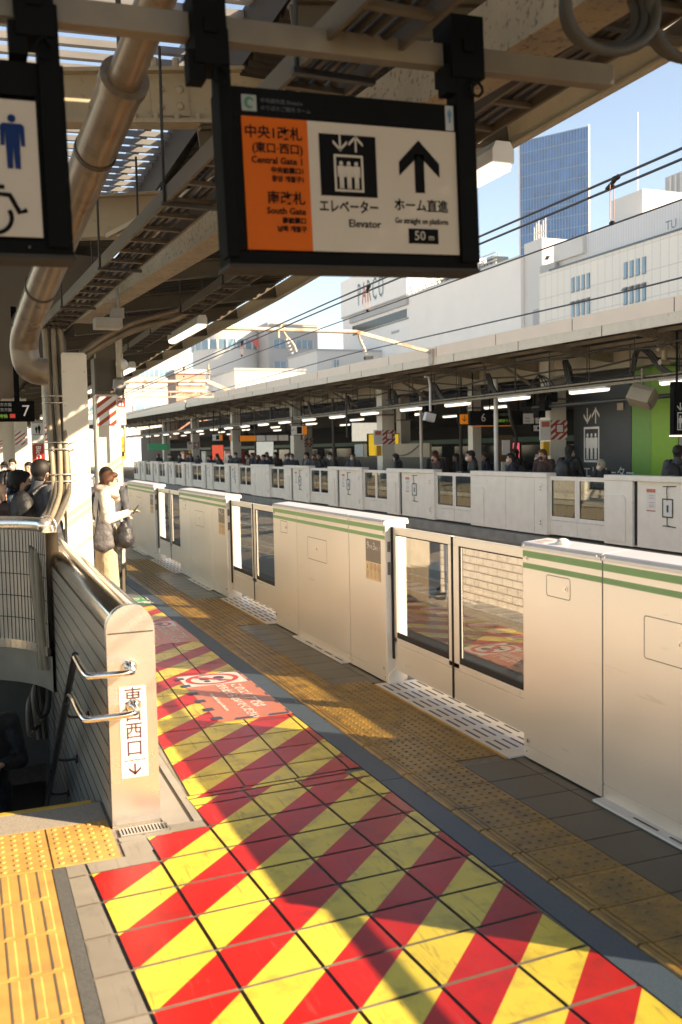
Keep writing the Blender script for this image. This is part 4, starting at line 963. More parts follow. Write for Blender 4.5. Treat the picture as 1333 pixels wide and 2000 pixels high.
b = MB(); man(b, .90, 2.12, .09, 12.999); man(b, .935, 2.115, .115, 12.999); b.build('people_mark', BLACK, o); b = MB(); b.box(.855, .975, 12.997, 12.999, 2.10, 2.106); b.build('rule', BLACK, o)
b = MB(); b.box(.845, .985, 13.0, 13.018, 1.60, 1.975); o = b.build('red_advert', mat('advert_red', (.45, .018, .018), .4), t)
text('BicCamera', .085, (.915, 12.998, 1.77), None, WHITE, o, rot=(R(90), R(90), 0), bold=.002)

# ------------------------------------------------------------------ opposite platform
b = MB(); b.box(10.85, 20.5, -12, 160, -1.25, -.02); b.box(10.78, 10.9, -12, 160, -.22, -.015); struct(b.build('opposite_platform_slab', CONC))
b = MB(); b.box(10.9, 20.5, -12, 160, -.02, 0); struct(b.build('opposite_platform_floor', mat('opposite_floor_tile', (.13, .12, .10), .5, var=.2)))
O6 = [(14.62, 16.48), (19.60, 21.46), (24.33, 26.10), (28.95, 30.75), (33.5, 35.3), (37.85, 39.75), (42.05, 44.4), (46.6, 48.9), (51.2, 53.2), (55.8, 57.8), (60.4, 62.4), (65, 67)]
X6 = 10.90
def gate6(y0, y1, kind, label):
    t = thing('platform_gate', label, 'platform gate', (X6, y0, 0), 'cream gate housings of the opposite platform')
    b = MB()
    if kind == 'B':
        a, c = y0+.45, y1-.80
        b.box(X6, 11.12, c+.0, y1, .03, 1.18); b.box(X6, 11.12, y0, a, .03, 1.18); b.box(X6+.05, 11.12, a, c, .03, 1.18)
    else: b.box(X6, 11.12, y0, y1, .03, 1.18)
    b.build('body', P6G, t, bevel=.006)
    b = MB(); b.box(X6-.008, 11.13, y0, y1, 1.184, 1.283); b.build('cover', P6G, t, bevel=.008)
    b = MB(); b.prism([(X6, y1-.62, .10), (X6, y1-.12, .10), (X6, y1-.12, .93), (X6, y1-.55, .93), (X6, y1-.62, .88)], (-.022, 0, 0)); b.build('cover_box', P6G, t, bevel=.004)
    b = MB()
    for z in (.96, .25): b.box(X6-.012, X6, y0+.16, y0+.26, z-.11, z+.11)
    b.build('hinge_cover', P6G, t, bevel=.003)
    b = MB()
    for z in (1.0, .94, .30, .24): b.box(X6-.014, X6-.012, y0+.19, y0+.225, z-.012, z+.012)
    b.build('hinge_pin', GROOVE, t)
    if kind == 'B':
        g_ = MB(); g_.box(X6+.046, X6+.051, c-.075, c-.002, .05, 1.18); g_.build('shadow_gap', RUBBER, t)
        n = MB(); n.box(X6+.046, X6+.05, c-.55, c-.32, .68, 1.06); n = n.build('notice', WHITE, t)
        r = MB(); r.box(X6+.0445, X6+.046, c-.55, c-.32, 1.0, 1.06); r.box(X6+.0445, X6+.046, c-.55, c-.32, .675, .695)
        for z in (.94, .90, .82, .78, .75): r.box(X6+.0445, X6+.046, c-.52, c-.38, z, z+.008)
        r.build('red_print', mat('notice_red', (.62, .16, .10), .5), n)
        l = MB(); yl = c-.86
        l.box(X6+.042, X6+.05, yl-.12, yl+.12, .60, .90); l = l.build('latch_case', WHITE, t)
        k = MB()
        for q in ((yl-.13, yl-.11, .59, .91), (yl+.11, yl+.13, .59, .91), (yl-.11, yl+.11, .89, .91), (yl-.11, yl+.11, .59, .61), (yl-.02, yl+.02, .68, .80)): k.box(X6+.036, X6+.042, *q)
        k.tube([(X6+.035, yl, 1.12), (X6+.02, yl, 1.06), (X6+.03, yl, .88)], .008, n=6); k.tube([(X6+.035, yl-.2, 1.12), (X6+.03, yl+.1, 1.11)], .008, n=6); k.tube([(X6+.03, yl, .60), (X6+.03, yl, .46), (X6+.035, yl-.2, .44), (X6+.03, yl+.1, .45)], .008, n=6)
        k.build('latch_rod', GROOVE, l)
    else:
        b = MB(); b.box(X6-.001, X6+.001, y1-1.55, y1-1.544, .06, 1.15); b.box(X6-.001, X6+.001, y0+.45, y0+.456, .06, 1.15); b.build('seam', GROOVE, t)
    return t
def leaf6(y0, y1, label):
    t = thing('gate_door', label, 'sliding door', (X6+.08, y0, 0), 'glass door leaves of the opposite gates')
    a, c, x0, x1 = y0, y1, X6+.07, X6+.10
    b = MB(); b.box(x0, x1, a, c, 1.14, 1.22); b.box(x0, x1, a, c, .34, .42); b.box(x0, x1, a, a+.07, .42, 1.14); b.box(x0, x1, c-.07, c, .42, 1.14); b.build('frame', P6G, t, bevel=.003)
    b = MB(); b.box(x0, x1, a, c, .05, .335); b.build('lower_panel', P6G, t, bevel=.003)
    b = MB(); b.box(x0+.012, x0+.018, a+.07, c-.07, .42, 1.14); b.build('pane', GLASS6, t)
    b = MB(); b.box(x0+.005, x0+.011, a+.07, c-.07, .42, .432); b.box(x0+.005, x0+.011, a+.07, a+.08, .432, 1.14); b.box(x0+.005, x0+.011, c-.08, c-.07, .432, 1.14); b.build('glazing_seal', RUBBER, t)
    return t
nth = ['first', 'second', 'third', 'fourth', 'fifth', 'sixth', 'seventh', 'eighth', 'ninth', 'tenth', 'eleventh', 'twelfth']
prev = 9.6
for i, (a, c) in enumerate(O6):
    kind = 'A' if i in (1, 5) else 'B'
    lab = 'cream gate housing across the tracks, '+('red notice and latch, at the right edge' if i == 0 else 'smooth, without black gap, nearest the right edge' if i == 1 else f'{nth[i]} in the row counted from the right edge')
    gate6(prev, a, kind, lab); m = (a+c)/2
    leaf6(a, m-.006, f'glass door leaf across the tracks, right half of the {nth[i]} doorway from the right'); leaf6(m+.006, c, f'glass door leaf across the tracks, left half of the {nth[i]} doorway from the right')
    prev = c

# canopy of the opposite platform
def z6(y): return 3.69+(y-12)*.0095
c6 = thing('opposite_canopy', 'long cream edged canopy roof over the opposite platform', 'roof', (10.4, 12, 3.7))
PINK = mat('fascia_pink', (.88, .70, .54), .5, var=.04, scale=2)
b = MB()
b.prism([(10.42, 2, z6(2)+.19), (10.42, 47.3, z6(47.3)+.19), (10.42, 47.3, z6(47.3)+.43), (10.42, 2, z6(2)+.43)], (.04, 0, 0)); b.prism([(10.42, 47.6, z6(47.6)+.12), (10.42, 120, z6(120)+.12), (10.42, 120, z6(120)+.36), (10.42, 47.6, z6(47.6)+.36)], (.04, 0, 0)); b.build('upper_fascia', PINK, c6)
b = MB()
b.prism([(10.40, 2, z6(2)), (10.40, 47.3, z6(47.3)), (10.40, 47.3, z6(47.3)+.185), (10.40, 2, z6(2)+.185)], (.05, 0, 0)); b.prism([(10.40, 47.6, z6(47.6)-.1), (10.40, 120, z6(120)-.1), (10.40, 120, z6(120)+.115), (10.40, 47.6, z6(47.6)+.115)], (.05, 0, 0)); b.build('lower_fascia', mat('fascia_cream', (.74, .63, .48), .5, var=.06, dirt=((.32, .22, .13), .62, .8, 5)), c6)
b = MB(); y = 3.2
while y < 47: b.box(10.394, 10.401, y, y+.012, z6(y), z6(y)+.18); b.box(10.414, 10.421, y+.9, y+.91, z6(y)+.2, z6(y)+.42); y += 2.7
b.build('fascia_joint', GROOVE, c6)
b = MB(); b.prism([(10.45, -6, z6(-6)+.22), (10.45, 120, z6(120)+.22), (12.7, 120, z6(120)+.02), (12.7, -6, z6(-6)+.02)], (0, 0, .05)); b.prism([(12.7, -6, z6(-6)+.02), (12.7, 120, z6(120)+.02), (20.5, 120, z6(120)+.25), (20.5, -6, z6(-6)+.25)], (0, 0, .05)); b.build('deck', DECK, c6)
for i in range(36):
    y = 5.5+i*2.75
    if y > 100: break
    b = MB(); z = z6(y)
    b.prism([(10.47, y-.05, z+.19), (12.6, y-.05, z-.02), (12.6, y-.05, z-.24), (12.2, y-.05, z-.20), (10.47, y-.05, z+.07)], (0, .07, 0))
    if i % 2: b.bar((11.5, y, z-.06), (12.5, y, z-.62), .05, .06)
    tag(b.build('canopy_rafter', CREAM_OLD), 'tapered cream rafter under the opposite canopy, one of a row', 'rafter', 'identical rafters under the opposite canopy')
for x in (10.9, 11.35, 11.85, 12.25): b = MB(); b.prism([(x, 2, z6(2)-.02+.22-(x-10.45)*.09), (x, 100, z6(100)-.02+.22-(x-10.45)*.09), (x+.04, 100, z6(100)-.02+.22-(x-10.45)*.09), (x+.04, 2, z6(2)-.02+.22-(x-10.45)*.09)], (0, 0, -.07)); tag(b.build('purlin', CREAM_OLD), 'thin purlin running along under the opposite canopy sheets', 'purlin', 'purlins of the opposite canopy')
for k, (x, zz) in enumerate(((11.1, -.12), (11.95, -.28), (12.35, -.42))):
    b = MB(); b.tube([(x+.05*math.sin(j*1.1+k), 4+j*1.37, z6(4+j*1.37)+zz-(.10 if j % 2 else 0)+.03*math.sin(j*2.3+k)) for j in range(64)], .02, n=6); tag(b.build('sagging_cable', CABLE_D), 'black cable sagging along between hangers under the opposite canopy', 'cables', 'sagging cables under the opposite canopy')
b = MB(); b.prism([(12.5, 2, z6(2)-.36), (12.5, 100, z6(100)-.36), (12.5, 100, z6(100)-.02), (12.5, 2, z6(2)-.02)], (.14, 0, 0)); tag(b.build('long_girder', CREAM), 'long cream girder behind the cables under the opposite canopy', 'girder')
b = MB(); b.bar((11.6, 2, 2.98), (11.6, 100, 2.98), .07, .05); b.bar((11.68, 2, 3.06), (11.68, 100, 3.06), .03, .03)
lr = b.build('lamp_rail', CREAM_OLD); tag(lr, 'long lamp rail hung below the opposite canopy on thin rods', 'lamp rail')
y = 11.9
while y < 74:
    b = MB(); b.cyl((11.6, y, 2.98), (11.6, y, z6(y)+.12), .009, n=6); b.build('rod', CABLE_D, lr); b = MB(); b.cyl((12.05, y+.7, 2.95), (12.05, y+.7, z6(y)+.08), .012, n=6); b.build('rod', CABLE_D, lr); y += 1.375
b = MB()
for k in range(5): b.tube([(11.72+.05*k+.02*math.sin(j*1.3+k), 3+j*2.1, 3.02+.035*math.sin(j*1.9+k*2)+.02*k) for j in range(42)], .016, n=6)
b.build('cable', CABLE_D, lr)
L6 = [12.7, 15.43, 18.22, 20.88, 23.57, 26.47, 29.2, 32.0, 34.8, 37.6, 40.4, 43.2, 46, 49, 52, 55, 58, 61, 64, 67, 70]
def lamp6(x, y0, label, group):
    t = thing('tube_lamp', label, 'lamp', (x, y0, 2.9), group)
    b = MB(); b.box(x-.06, x+.06, y0, y0+1.22, 2.915, 2.955); b.build('housing', LAMP, t); b = MB(); b.prism([(x-.055, y0+.02, 2.914), (x-.05, y0+.02, 2.872), (x, y0+.02, 2.855), (x+.05, y0+.02, 2.872), (x+.055, y0+.02, 2.914)], (0, 1.18, 0)); b.build('tube', LAMP_ON, t)
    return t
p6l = lamp6(11.6, 0, 'one of a row of lit tube lamps under the front edge of the opposite canopy', 'identical tube lamps along the opposite lamp rail'); p6l.location.y = L6[0]
for y in L6[1:]: clone(p6l, (11.6, y, 2.9))
rear = None
for k in range(12):
    for x in (14.2, 16.6)[:1 + k % 2]:
        if rear is None: rear = clone(p6l, (x, 13+5.2*k, 2.95), 'one of many lit tube lamps deep under the opposite canopy', 'identical tube lamps deep under the opposite canopy')
        else: clone(rear, (x, 13+5.2*k+(2 if x > 15 else 0), 2.95))
# black cable loops under the opposite canopy
for i, y in enumerate((13.2, 14.6, 17.2, 20.4, 23.2, 26.2, 29.6, 33.4, 38)):
    b = MB(); k = .8+.3*math.sin(i*2.1)
    for q in range(3): b.tube([(11.75, y-1.1*k+.06*q, 2.98), (11.8, y-.5*k+.06*q, 3.12), (11.9, y+.0+.08*q, 3.55+.06*math.sin(i)), (12.1, y+.55*k+.05*q, 3.62), (12.35, y+.9*k+.05*q, 3.45), (12.4, y+1.1*k, 3.05)], .028, n=7, sub=2)
    tag(b.build('black_cable_loop', CABLE_D), 'thick black cable loop arching between lamp rail and opposite canopy roof', 'cables', 'identical black cable loops under the opposite canopy')
def pillar6(x, y, w, label, stripe=None):
    t = thing('platform_pillar', label, 'pillar', (x, y, 0))
    b = MB(); b.box(x-w/2, x+w/2, y, y+w, 0, 3.75); b.build('shaft', CREAM_PIL, t, bevel=.004)
    b = MB(); b.box(x-w/2-.02, x+w/2+.02, y-.02, y+w+.02, 2.85, 2.9); b.build('collar', CREAM_OLD, t)
    if stripe:
        stripes_wrap(t, x-w/2-.002, x+w/2+.01, y-.018, 1.96, 2.40)
        q = MB(); q.box(x-.10, x+.14, y-.034, y-.028, 2.10, 2.32); q.build('red_plate', mat('warning_red', (.42, .05, .025)), t); q = MB(); q.box(x-.06, x+.10, y-.037, y-.034, 2.13, 2.29); q.build('white_mark', WHITE, t)
        q = MB(); q.box(x-w/2-.30, x-w/2-.02, y-.03, y-.01, 1.95, 2.40); q.build('side_notice', WHITE, t)
        q = MB(); q.box(x-w/2-.25, x-w/2-.05, y-.033, y-.03, 2.25, 2.37); q.build('red_print', mat('notice_red', (.62, .16, .10)), t)
        q = MB(); q.box(x-w/2-.22, x-w/2-.06, y-.05, y+.05, 1.60, 1.92); q.build('yellow_box', mat('callbox_yellow', (.75, .42, .02)), t)
    return t
for x, y, w, st, lab in ((12.45, 27.6, .42, True, 'striped pillar rising behind the dark stair parapet across the tracks'), (12.62, 18.6, .42, True, 'pillar with striped band left of the dark elevator shaft, one side sunlit'), (12.95, 22.9, .26, False, 'slim plain pillar under the orange exit sign across the tracks'), (12.5, 36.4, .42, False, 'plain pillar right of the small orange and white sign across the tracks'), (12.5, 45.7, .42, False, 'plain pillar with a brown board, below the long orange sign'), (12.5, 54.5, .42, True, 'small distant striped pillar across the tracks'), (12.5, 63, .42, False, 'farthest pillar across the tracks'), (15.6, 33, .4, False, 'pillar deep under the opposite canopy behind the stair parapet'), (15.6, 44, .4, True, 'striped pillar deep under the opposite canopy')):
    pillar6(x, y, w, lab, st)
t = thing('pole_with_control_box', 'thin white pole with a brown control box and switch boxes across the tracks', 'control box', (12.4, 20.6, 0))
b = MB(); b.cyl((12.18, 20.6, 0), (12.18, 20.6, 3.5), .055, n=12); b.build('pole', WHITE, t); b = MB(); b.box(12.24, 12.62, 20.55, 20.72, .95, 2.10); b.build('brown_case', mat('case_brown', (.14, .075, .03), .6), t); b = MB(); b.box(12.31, 12.52, 20.52, 20.55, 1.62, 1.98); b.box(12.28, 12.58, 20.50, 20.55, 1.10, 1.45); b.build('switch_box', WHITE, t); b = MB(); b.box(12.36, 12.42, 20.49, 20.50, 1.15, 1.38); b.box(12.46, 12.52, 20.49, 20.50, 1.15, 1.38); b.build('switch', CONC, t); b = MB(); b.tube([(12.3, 20.6, 3.3), (12.5, 20.55, 2.9), (12.55, 20.5, 2.4), (12.75, 20.55, 2.1), (12.7, 20.6, 1.7)], .04, n=8, sub=2); b.build('black_cable', CABLE_D, t)
# stair parapets, kiosk and train across
DKBR = mat('dark_parapet', (.035, .026, .02), .45, var=.2)
t = thing('stair_parapet', 'dark brown stair parapet with cream upper boards across the tracks', 'parapet', (13.5, 26, 0))
b = MB(); b.box(13.5, 13.62, 25.8, 40, 0, 1.53); b.build('dark_panel', DKBR, t); b = MB(); b.box(13.53, 13.60, 26.9, 29.5, 1.53, 1.97); b.box(13.53, 13.60, 30.4, 33.0, 1.53, 2.0); b.build('cream_board', CREAM, t); b = MB(); b.tube([(13.5, 29.5, 1.7), (13.5, 29.2, 1.56), (13.5, 28.4, 1.62), (13.5, 27.6, 1.9)], .012, n=6, sub=1); b.build('hanging_cable', CABLE_D, t); b = MB(); b.box(13.51, 13.53, 32.2, 33.0, 1.55, 1.98); b.build('poster', mat('poster_blue', (.45, .55, .60), .4), t)
t = thing('parked_train', 'dark commuter train with a green stripe standing behind the crowd', 'train', (17.4, 10, 0))
b = MB(); b.box(17.4, 20.2, 9, 90, -.9, 2.6); b.prism([(17.4, 9, 2.6), (17.8, 9, 2.95), (19.8, 9, 2.95), (20.2, 9, 2.6)], (0, 81, 0)); b.build('body', mat('train_steel', (.020, .020, .018), .85, spec=.1), t)
b = MB(); b.box(17.385, 17.4, 9, 90, 1.95, 2.12); b.box(17.385, 17.4, 9, 90, .62, .76); b.build('green_stripe', mat('train_green', (.015, .10, .055), .5), t)
y = 10.0; k = 0
while y < 70:
    w = MB(); w.box(17.38, 17.398, y, y+(1.3 if k % 2 else 1.9), .2 if k % 2 else .95, 1.85); w.build('door' if k % 2 else 'window', mat('train_glass', (.02, .025, .03), .12), t); y += 2.35; k += 1
# elevator shaft
SH = mat('shaft_charcoal', (.032, .040, .046), .5, var=.08); LIME = mat('lime_panel', (.20, .42, .018), .5, var=.05); LIME2 = mat('dull_lime_panel', (.14, .33, .05), .5, var=.05)
t = thing('elevator_shaft', 'charcoal and lime green elevator shaft with a large white lift pictogram', 'elevator', (13, 16, 0))
b = MB(); b.box(13.0, 15.2, 16.52, 18.55, 0, 3.8); b.build('charcoal_face', SH, t)
b = MB(); b.box(13.0, 15.2, 15.90, 16.50, 0, 3.8); b.build('dull_lime_face', LIME2, t); b = MB(); b.box(12.99, 15.2, 15.10, 15.88, 0, 3.8); b.build('lime_face', LIME, t)
b = MB(); b.box(13.0, 15.2, 13.2, 15.08, 0, 3.8); b.build('steel_face', mat('shaft_grey', (.25, .24, .22), .5), t)
b = MB(); lift_marks(b, 0, 0, .56, 0)
pm = MB(); pm.v = [(12.997+y_*1.0, 17.88-x, z*1.22+1.44) for x, y_, z in b.v]; pm.f, pm.mi, pm.sm = b.f, b.mi, b.sm; pm.build('lift_pictogram', WHITE, t)
text('エレベーター', .30, (12.995, 17.3, 1.20), '-x', WHITE, t)
b = MB(); b.box(12.97, 13.0, 16.75, 16.95, 2.55, 2.70); b.build('small_plate', CREAM, t)
t = thing('lift_sign_board', 'black hanging board with a white lift mark at the far right edge', 'sign', (11.2, 13, 2.0))
b = MB(); b.box(11.10, 11.9, 13.0, 13.1, 1.97, 2.86); b.build('board', SIGN_K, t); b = MB(); lift_marks(b, 11.30, 2.05, .26, 12.998); b.build('lift_mark', WHITE, t); b = MB(); b.box(11.09, 11.9, 12.99, 13.1, 1.945, 1.968); b.build('edge_lamp', LAMP_ON, t)
for xx in (11.2, 11.8): b = MB(); b.cyl((xx, 13.05, 2.86), (xx, 13.05, 3.7), .02, n=8); b.build('hanger', BLACK, t)
t = thing('horn_speaker', 'big cream boxy speaker tilted below the opposite canopy in front of the lime panel', 'speaker', (11.6, 14.4, 2.7))
b = MB(); M_ = Matrix.Translation((11.62, 14.45, 2.69)) @ Euler((R(18), R(24), R(38))).to_matrix().to_4x4()
q = MB(); q.prism([(-.20, -.21, -.17), (.14, -.21, -.17), (.20, -.21, -.02), (.20, -.21, .17), (-.14, -.21, .17), (-.20, -.21, .06)], (0, .42, 0)); q.box(-.15, .10, -.225, -.21, -.12, .10); q.v = [tuple(M_ @ Vector(v)) for v in q.v]; q.build('case', CREAM, t, bevel=.006)
b = MB(); b.cyl((11.62, 14.45, 2.8), (11.62, 14.45, 3.2), .03, n=10); b.build('bracket', CREAM_OLD, t)
b = MB(); b.cyl((12.2, 10, 2.72), (12.2, 19, 2.70), .045, n=12); tag(b.build('dark_pipe', mat('pipe_slate', (.04, .045, .05), .4)), 'dark slate pipe crossing before the elevator shaft', 'pipe')
b = MB(); b.cyl((11.9, 14.2, 3.30), (11.9, 14.2, 3.62), .05, n=12); b.cyl((11.75, 14.2, 3.55), (12.05, 14.2, 3.60), .06, n=12); b.cyl((11.8, 14.2, 3.30), (12.0, 14.2, 3.30), .05, n=12); tag(b.build('pipe_tee', CREAM), 'cream pipe branch with a tee, above the boxy speaker', 'pipe')
t = thing('platform_lamp_post', 'white post with a hanging white floodlight box before the opposite canopy', 'lamp', (11.1, 22, 0)); b = MB(); b.tube([(10.95, 22, 3.62), (11.10, 22, 3.62), (11.10, 22, 2.75)], .028, n=8, sub=1); b.build('arm', WHITE, t); b = MB(); b.obox((11.07, 22, 2.60), (.13, 0, -.03), (0, .08, 0), (.03, 0, .10)); b.build('lamp_box', LAMP, t)

# signs of the opposite platform
def hung(name, label, x0, x1, y, z0, z1, body=BLACK, group=None):
    t = thing(name, label, 'sign', ((x0+x1)/2, y, z0), group)
    b = MB(); b.box(x0, x1, y, y+.12, z0, z1); b.build('case', body, t)
    for x in (x0+.1, x1-.1): b = MB(); b.cyl((x, y+.06, z1), (x, y+.06, 3.7), .018, n=6); b.build('hanger', BLACK, t)
    return t
def panel(t, x0, x1, y, z0, z1, m, name='panel'):
    b = MB(); b.box(x0, x1, y-.006, y-.0005, z0, z1); return b.build(name, m, t)
ORG = mat('exit_orange', (.72, .22, .02), .4, var=.02, emit=.12); PALE = mat('sign_pale', (.66, .66, .62), .4, emit=.05); CY = mat('line_cyan', (.10, .42, .45), .5); ORL = mat('line_orange', (.65, .2, .05), .5)
t = hung('exit_sign', 'orange exit sign with a down arrow left of the black 6 board', 11.92, 12.96, 22, 2.40, 2.69); o = panel(t, 11.94, 12.94, 22, 2.42, 2.67, ORG)
text('↓', .22, (12.07, 21.99, 2.55), '-y', SIGN_K, o); text('南改札', .09, (12.36, 21.99, 2.61), '-y', SIGN_K, o); text('South Gate', .06, (12.36, 21.99, 2.53), '-y', SIGN_K, o); text('新南改札', .09, (12.72, 21.99, 2.60), '-y', SIGN_K, o); text('甲州街道', .07, (12.36, 21.99, 2.46), '-y', SIGN_K, o)
t = hung('departure_board', 'black departure board with a white 6 across the tracks', 12.03, 13.58, 21.6, 2.37, 2.74); text('6', .30, (12.40, 21.59, 2.56), '-y', WHITE, t); text('池袋·大宮方面', .09, (12.95, 21.59, 2.64), '-y', WLED, t); text('湘南新宿ライン', .08, (13.0, 21.59, 2.48), '-y', mat('led_green', (.20, .42, .05)), t)
b = MB(); b.box(12.03, 13.2, 21.58, 21.6, 2.345, 2.365); b.build('orange_edge', ORG, t)
t = hung('line_guide_sign', 'long white line guide sign with coloured bars right of the black 6 board', 13.75, 15.20, 22.2, 2.40, 2.71); o = panel(t, 13.90, 14.88, 22.2, 2.42, 2.69, PALE); q = panel(t, 14.90, 15.18, 22.2, 2.42, 2.69, PALE)
panel(o, 14.28, 14.33, 22.19, 2.50, 2.69, ORL, 'line_bar'); panel(o, 14.28, 14.33, 22.19, 2.42, 2.50, NAVY_F, 'line_bar'); panel(o, 14.66, 14.71, 22.19, 2.42, 2.67, CY, 'line_bar')
text('2', .11, (14.38, 22.18, 2.62), '-y', SIGN_K, o); text('1', .11, (14.76, 22.18, 2.62), '-y', SIGN_K, o)
for x, s in ((14.08, '埼京線'), (14.5, '湘南新宿'), (14.81, '成田')): text(s, .05, (x, 22.18, 2.56), '-y', SIGN_K, o); text(s, .05, (x, 22.18, 2.48), '-y', SIGN_K, o)
text('↓', .16, (14.96, 22.19, 2.57), '-y', SIGN_K, q); b = MB(); man(b, 15.10, 2.57, .10, 22.19); man(b, 15.14, 2.57, .10, 22.19); b.build('people_mark', SIGN_K, q)
def small_sign(x0, x1, y, z0, z1, label):
    t = hung('direction_sign', label, x0, x1, y, z0, z1); w = x1-x0; o = panel(t, x0+.02, x0+w*.70, y, z0+.02, z1-.02, PALE); panel(t, x0+w*.70, x1-.02, y, z0+.02, z1-.02, ORG, 'orange_panel')
    panel(o, x0+w*.36, x0+w*.66, y-.008, z0+.06, z1-.05, SIGN_K, 'pictogram'); text('↶', (z1-z0)*.6, (x0+w*.18, y-.01, (z0+z1)/2), '-y', SIGN_K, o)
small_sign(11.37, 12.03, 34, 2.37, 2.74, 'white and orange sign with a turn arrow, left of the striped pillar')
small_sign(15.42, 15.80, 24, 2.23, 2.43, 'tiny white and orange sign under the line guide sign'); small_sign(10.85, 11.37, 44, 2.31, 2.63, 'small distant white and orange sign, leftmost of the far signs')
t = hung('exit_sign', 'long orange and pale exit sign far down the opposite platform', 11.06, 13.28, 40, 2.22, 2.50); panel(t, 11.08, 11.8, 40, 2.24, 2.48, ORG); o = panel(t, 11.82, 13.26, 40, 2.24, 2.48, PALE, 'pale_panel'); panel(o, 12.2, 12.26, 39.99, 2.24, 2.48, CY, 'line_bar'); panel(o, 12.75, 12.81, 39.99, 2.24, 2.48, ORL, 'line_bar')
t = hung('exit_sign', 'tiny square orange sign far down the opposite platform', 12.2, 12.44, 46, 2.33, 2.61); panel(t, 12.22, 12.42, 46, 2.35, 2.59, ORG)
t = hung('green_board', 'green lit shop board at the far end of the opposite platform', 9.9+1.2, 12.4, 62, 1.98, 2.38, mat('board_green', (.02, .25, .12), .5, emit=.1))
t = thing('back_wall', 'dim far wall with bright openings closing off the space under the opposite canopy', 'wall', (20.3, 40, 0))
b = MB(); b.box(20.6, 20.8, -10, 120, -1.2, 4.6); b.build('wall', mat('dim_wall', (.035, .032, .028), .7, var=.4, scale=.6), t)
# row of vending machines / kiosk far
for i, (x, y, c_, lab) in enumerate(((13.3, 50, (.5, .06, .04), 'red drink machine far down the opposite platform'), (13.4, 56, (.55, .54, .5), 'white drink machine far down the opposite platform'), (13.2, 61, (.65, .20, .05), 'orange kiosk front far down the opposite platform'))):
    t = thing('vending_machine', lab, 'vending machine', (x, y, 0)); m = mat('machine_%d' % i, c_, .4)
    b = MB(); b.box(x, x+.8, y, y+1.1, 0, 1.85); b.build('cabinet', m, t, bevel=.01); b = MB(); b.box(x-.006, x, y+.1, y+1.0, .9, 1.7); b.build('display', PALE, t); b = MB(); b.box(x-.006, x, y+.15, y+.95, .2, .45); b.build('tray', BLACK, t)

# ------------------------------------------------------------------ overhead wires and gantries
def wire(pts, r, label, m=None, sag=0):
    b = MB(); P = []
    for a, c in zip(pts[:-1], pts[1:]):
        for j in range(12): t_ = j/12; P.append(tuple(a[i]+(c[i]-a[i])*t_-(sag*4*t_*(1-t_) if i == 2 else 0) for i in range(3)))
    P.append(pts[-1]); b.tube(P, r, n=6); return tag(b.build('overhead_wire', m or CABLE_D), label, 'wire', 'overhead wires of the two tracks')
WIREM = mat('wire_grey', (.06, .065, .075), .5, metal=.3)
WX = 5.35
wire([(WX, -4, 4.21), (WX, 14, 4.10), (WX, 45, 3.80), (WX, 70, 3.7)], .0115, 'upper wire of the thick pair slanting from the right edge behind the sign', WIREM)
wire([(WX+.02, -4, 4.13), (WX+.02, 14, 4.03), (WX+.02, 45, 3.74), (WX+.02, 70, 3.64)], .0115, 'lower wire of the thick pair slanting from the right edge behind the sign', WIREM)
wire([(WX, -4, 3.765), (WX, 14, 3.745), (WX, 45, 3.55), (WX, 70, 3.45)], .0075, 'thin contact wire hanging just below the thick pair', WIREM)
wire([(8.95, -4, 4.03), (8.95, 12, 4.02), (8.95, 22, 4.16), (8.95, 45, 4.05), (8.95, 70, 4.0)], .012, 'wire running along the top of the opposite canopy fascia', WIREM)
b = MB(); b.box(0, .01, 0, .01, 0, .01)
for i, y in enumerate((7.06, 12.5, 19.0, 24.5, 30.5, 38)):
    zt = 4.16-(y-4)*.0085
    t = thing('wire_hanger', ['black wire clamp with a pinkish hanger loop, in front of the white rooftop box', 'wire clamp pair hidden partly by the sign edge', 'small wire clamp above the gantry tube', 'small wire clamp left of the gantry insulator', 'tiny wire clamp above the canopy edge lamp', 'farthest tiny wire clamp'][i], 'wire clamp', (WX, y, zt))
    b = MB(); b.sph((WX, y-.05, zt+.0), (.028, .06, .022)); b.sph((WX+.02, y+.05, zt-.05), (.028, .06, .022)); b.bar((WX, y-.1, zt+.015), (WX+.02, y+.1, zt-.055), .03, .02); b.build('clamp', RUBBER, t)
    b = MB(); b.tube([(WX-.02, y, zt-.03), (WX-.02, y, 3.80), (WX, y, 3.76), (WX+.02, y, 3.80), (WX+.02, y, zt-.05)], .004, n=5); b.build('loop', mat('hanger_pink', (.45, .25, .18), .5), t)
    b = MB(); b.sph((WX, y, 3.765), (.02, .035, .02)); b.build('lower_clip', RUBBER, t)
GANT = mat('gantry_cream', (.55, .45, .35), .6, var=.1, dirt=((.30, .13, .06), .50, .68, 3))
t = thing('overhead_gantry', 'cream rust stained tube gantry with insulators, reaching over to the opposite canopy', 'gantry', (8, 20.5, 4.4))
b = MB(); b.cyl((4.2, 20.5, 4.50), (8.5, 20.5, 4.50), .045, n=12); b.build('tube', GANT, t)
b = MB(); b.prism([(8.5, 20.47, 4.455), (10.42, 20.47, 4.03), (10.42, 20.47, 4.10), (8.5, 20.47, 4.54)], (0, .06, 0)); b.build('bracket_arm', GANT, t)
b = MB(); b.box(10.36, 10.44, 20.4, 20.6, 3.78, 4.15); b.build('end_plate', GANT, t)
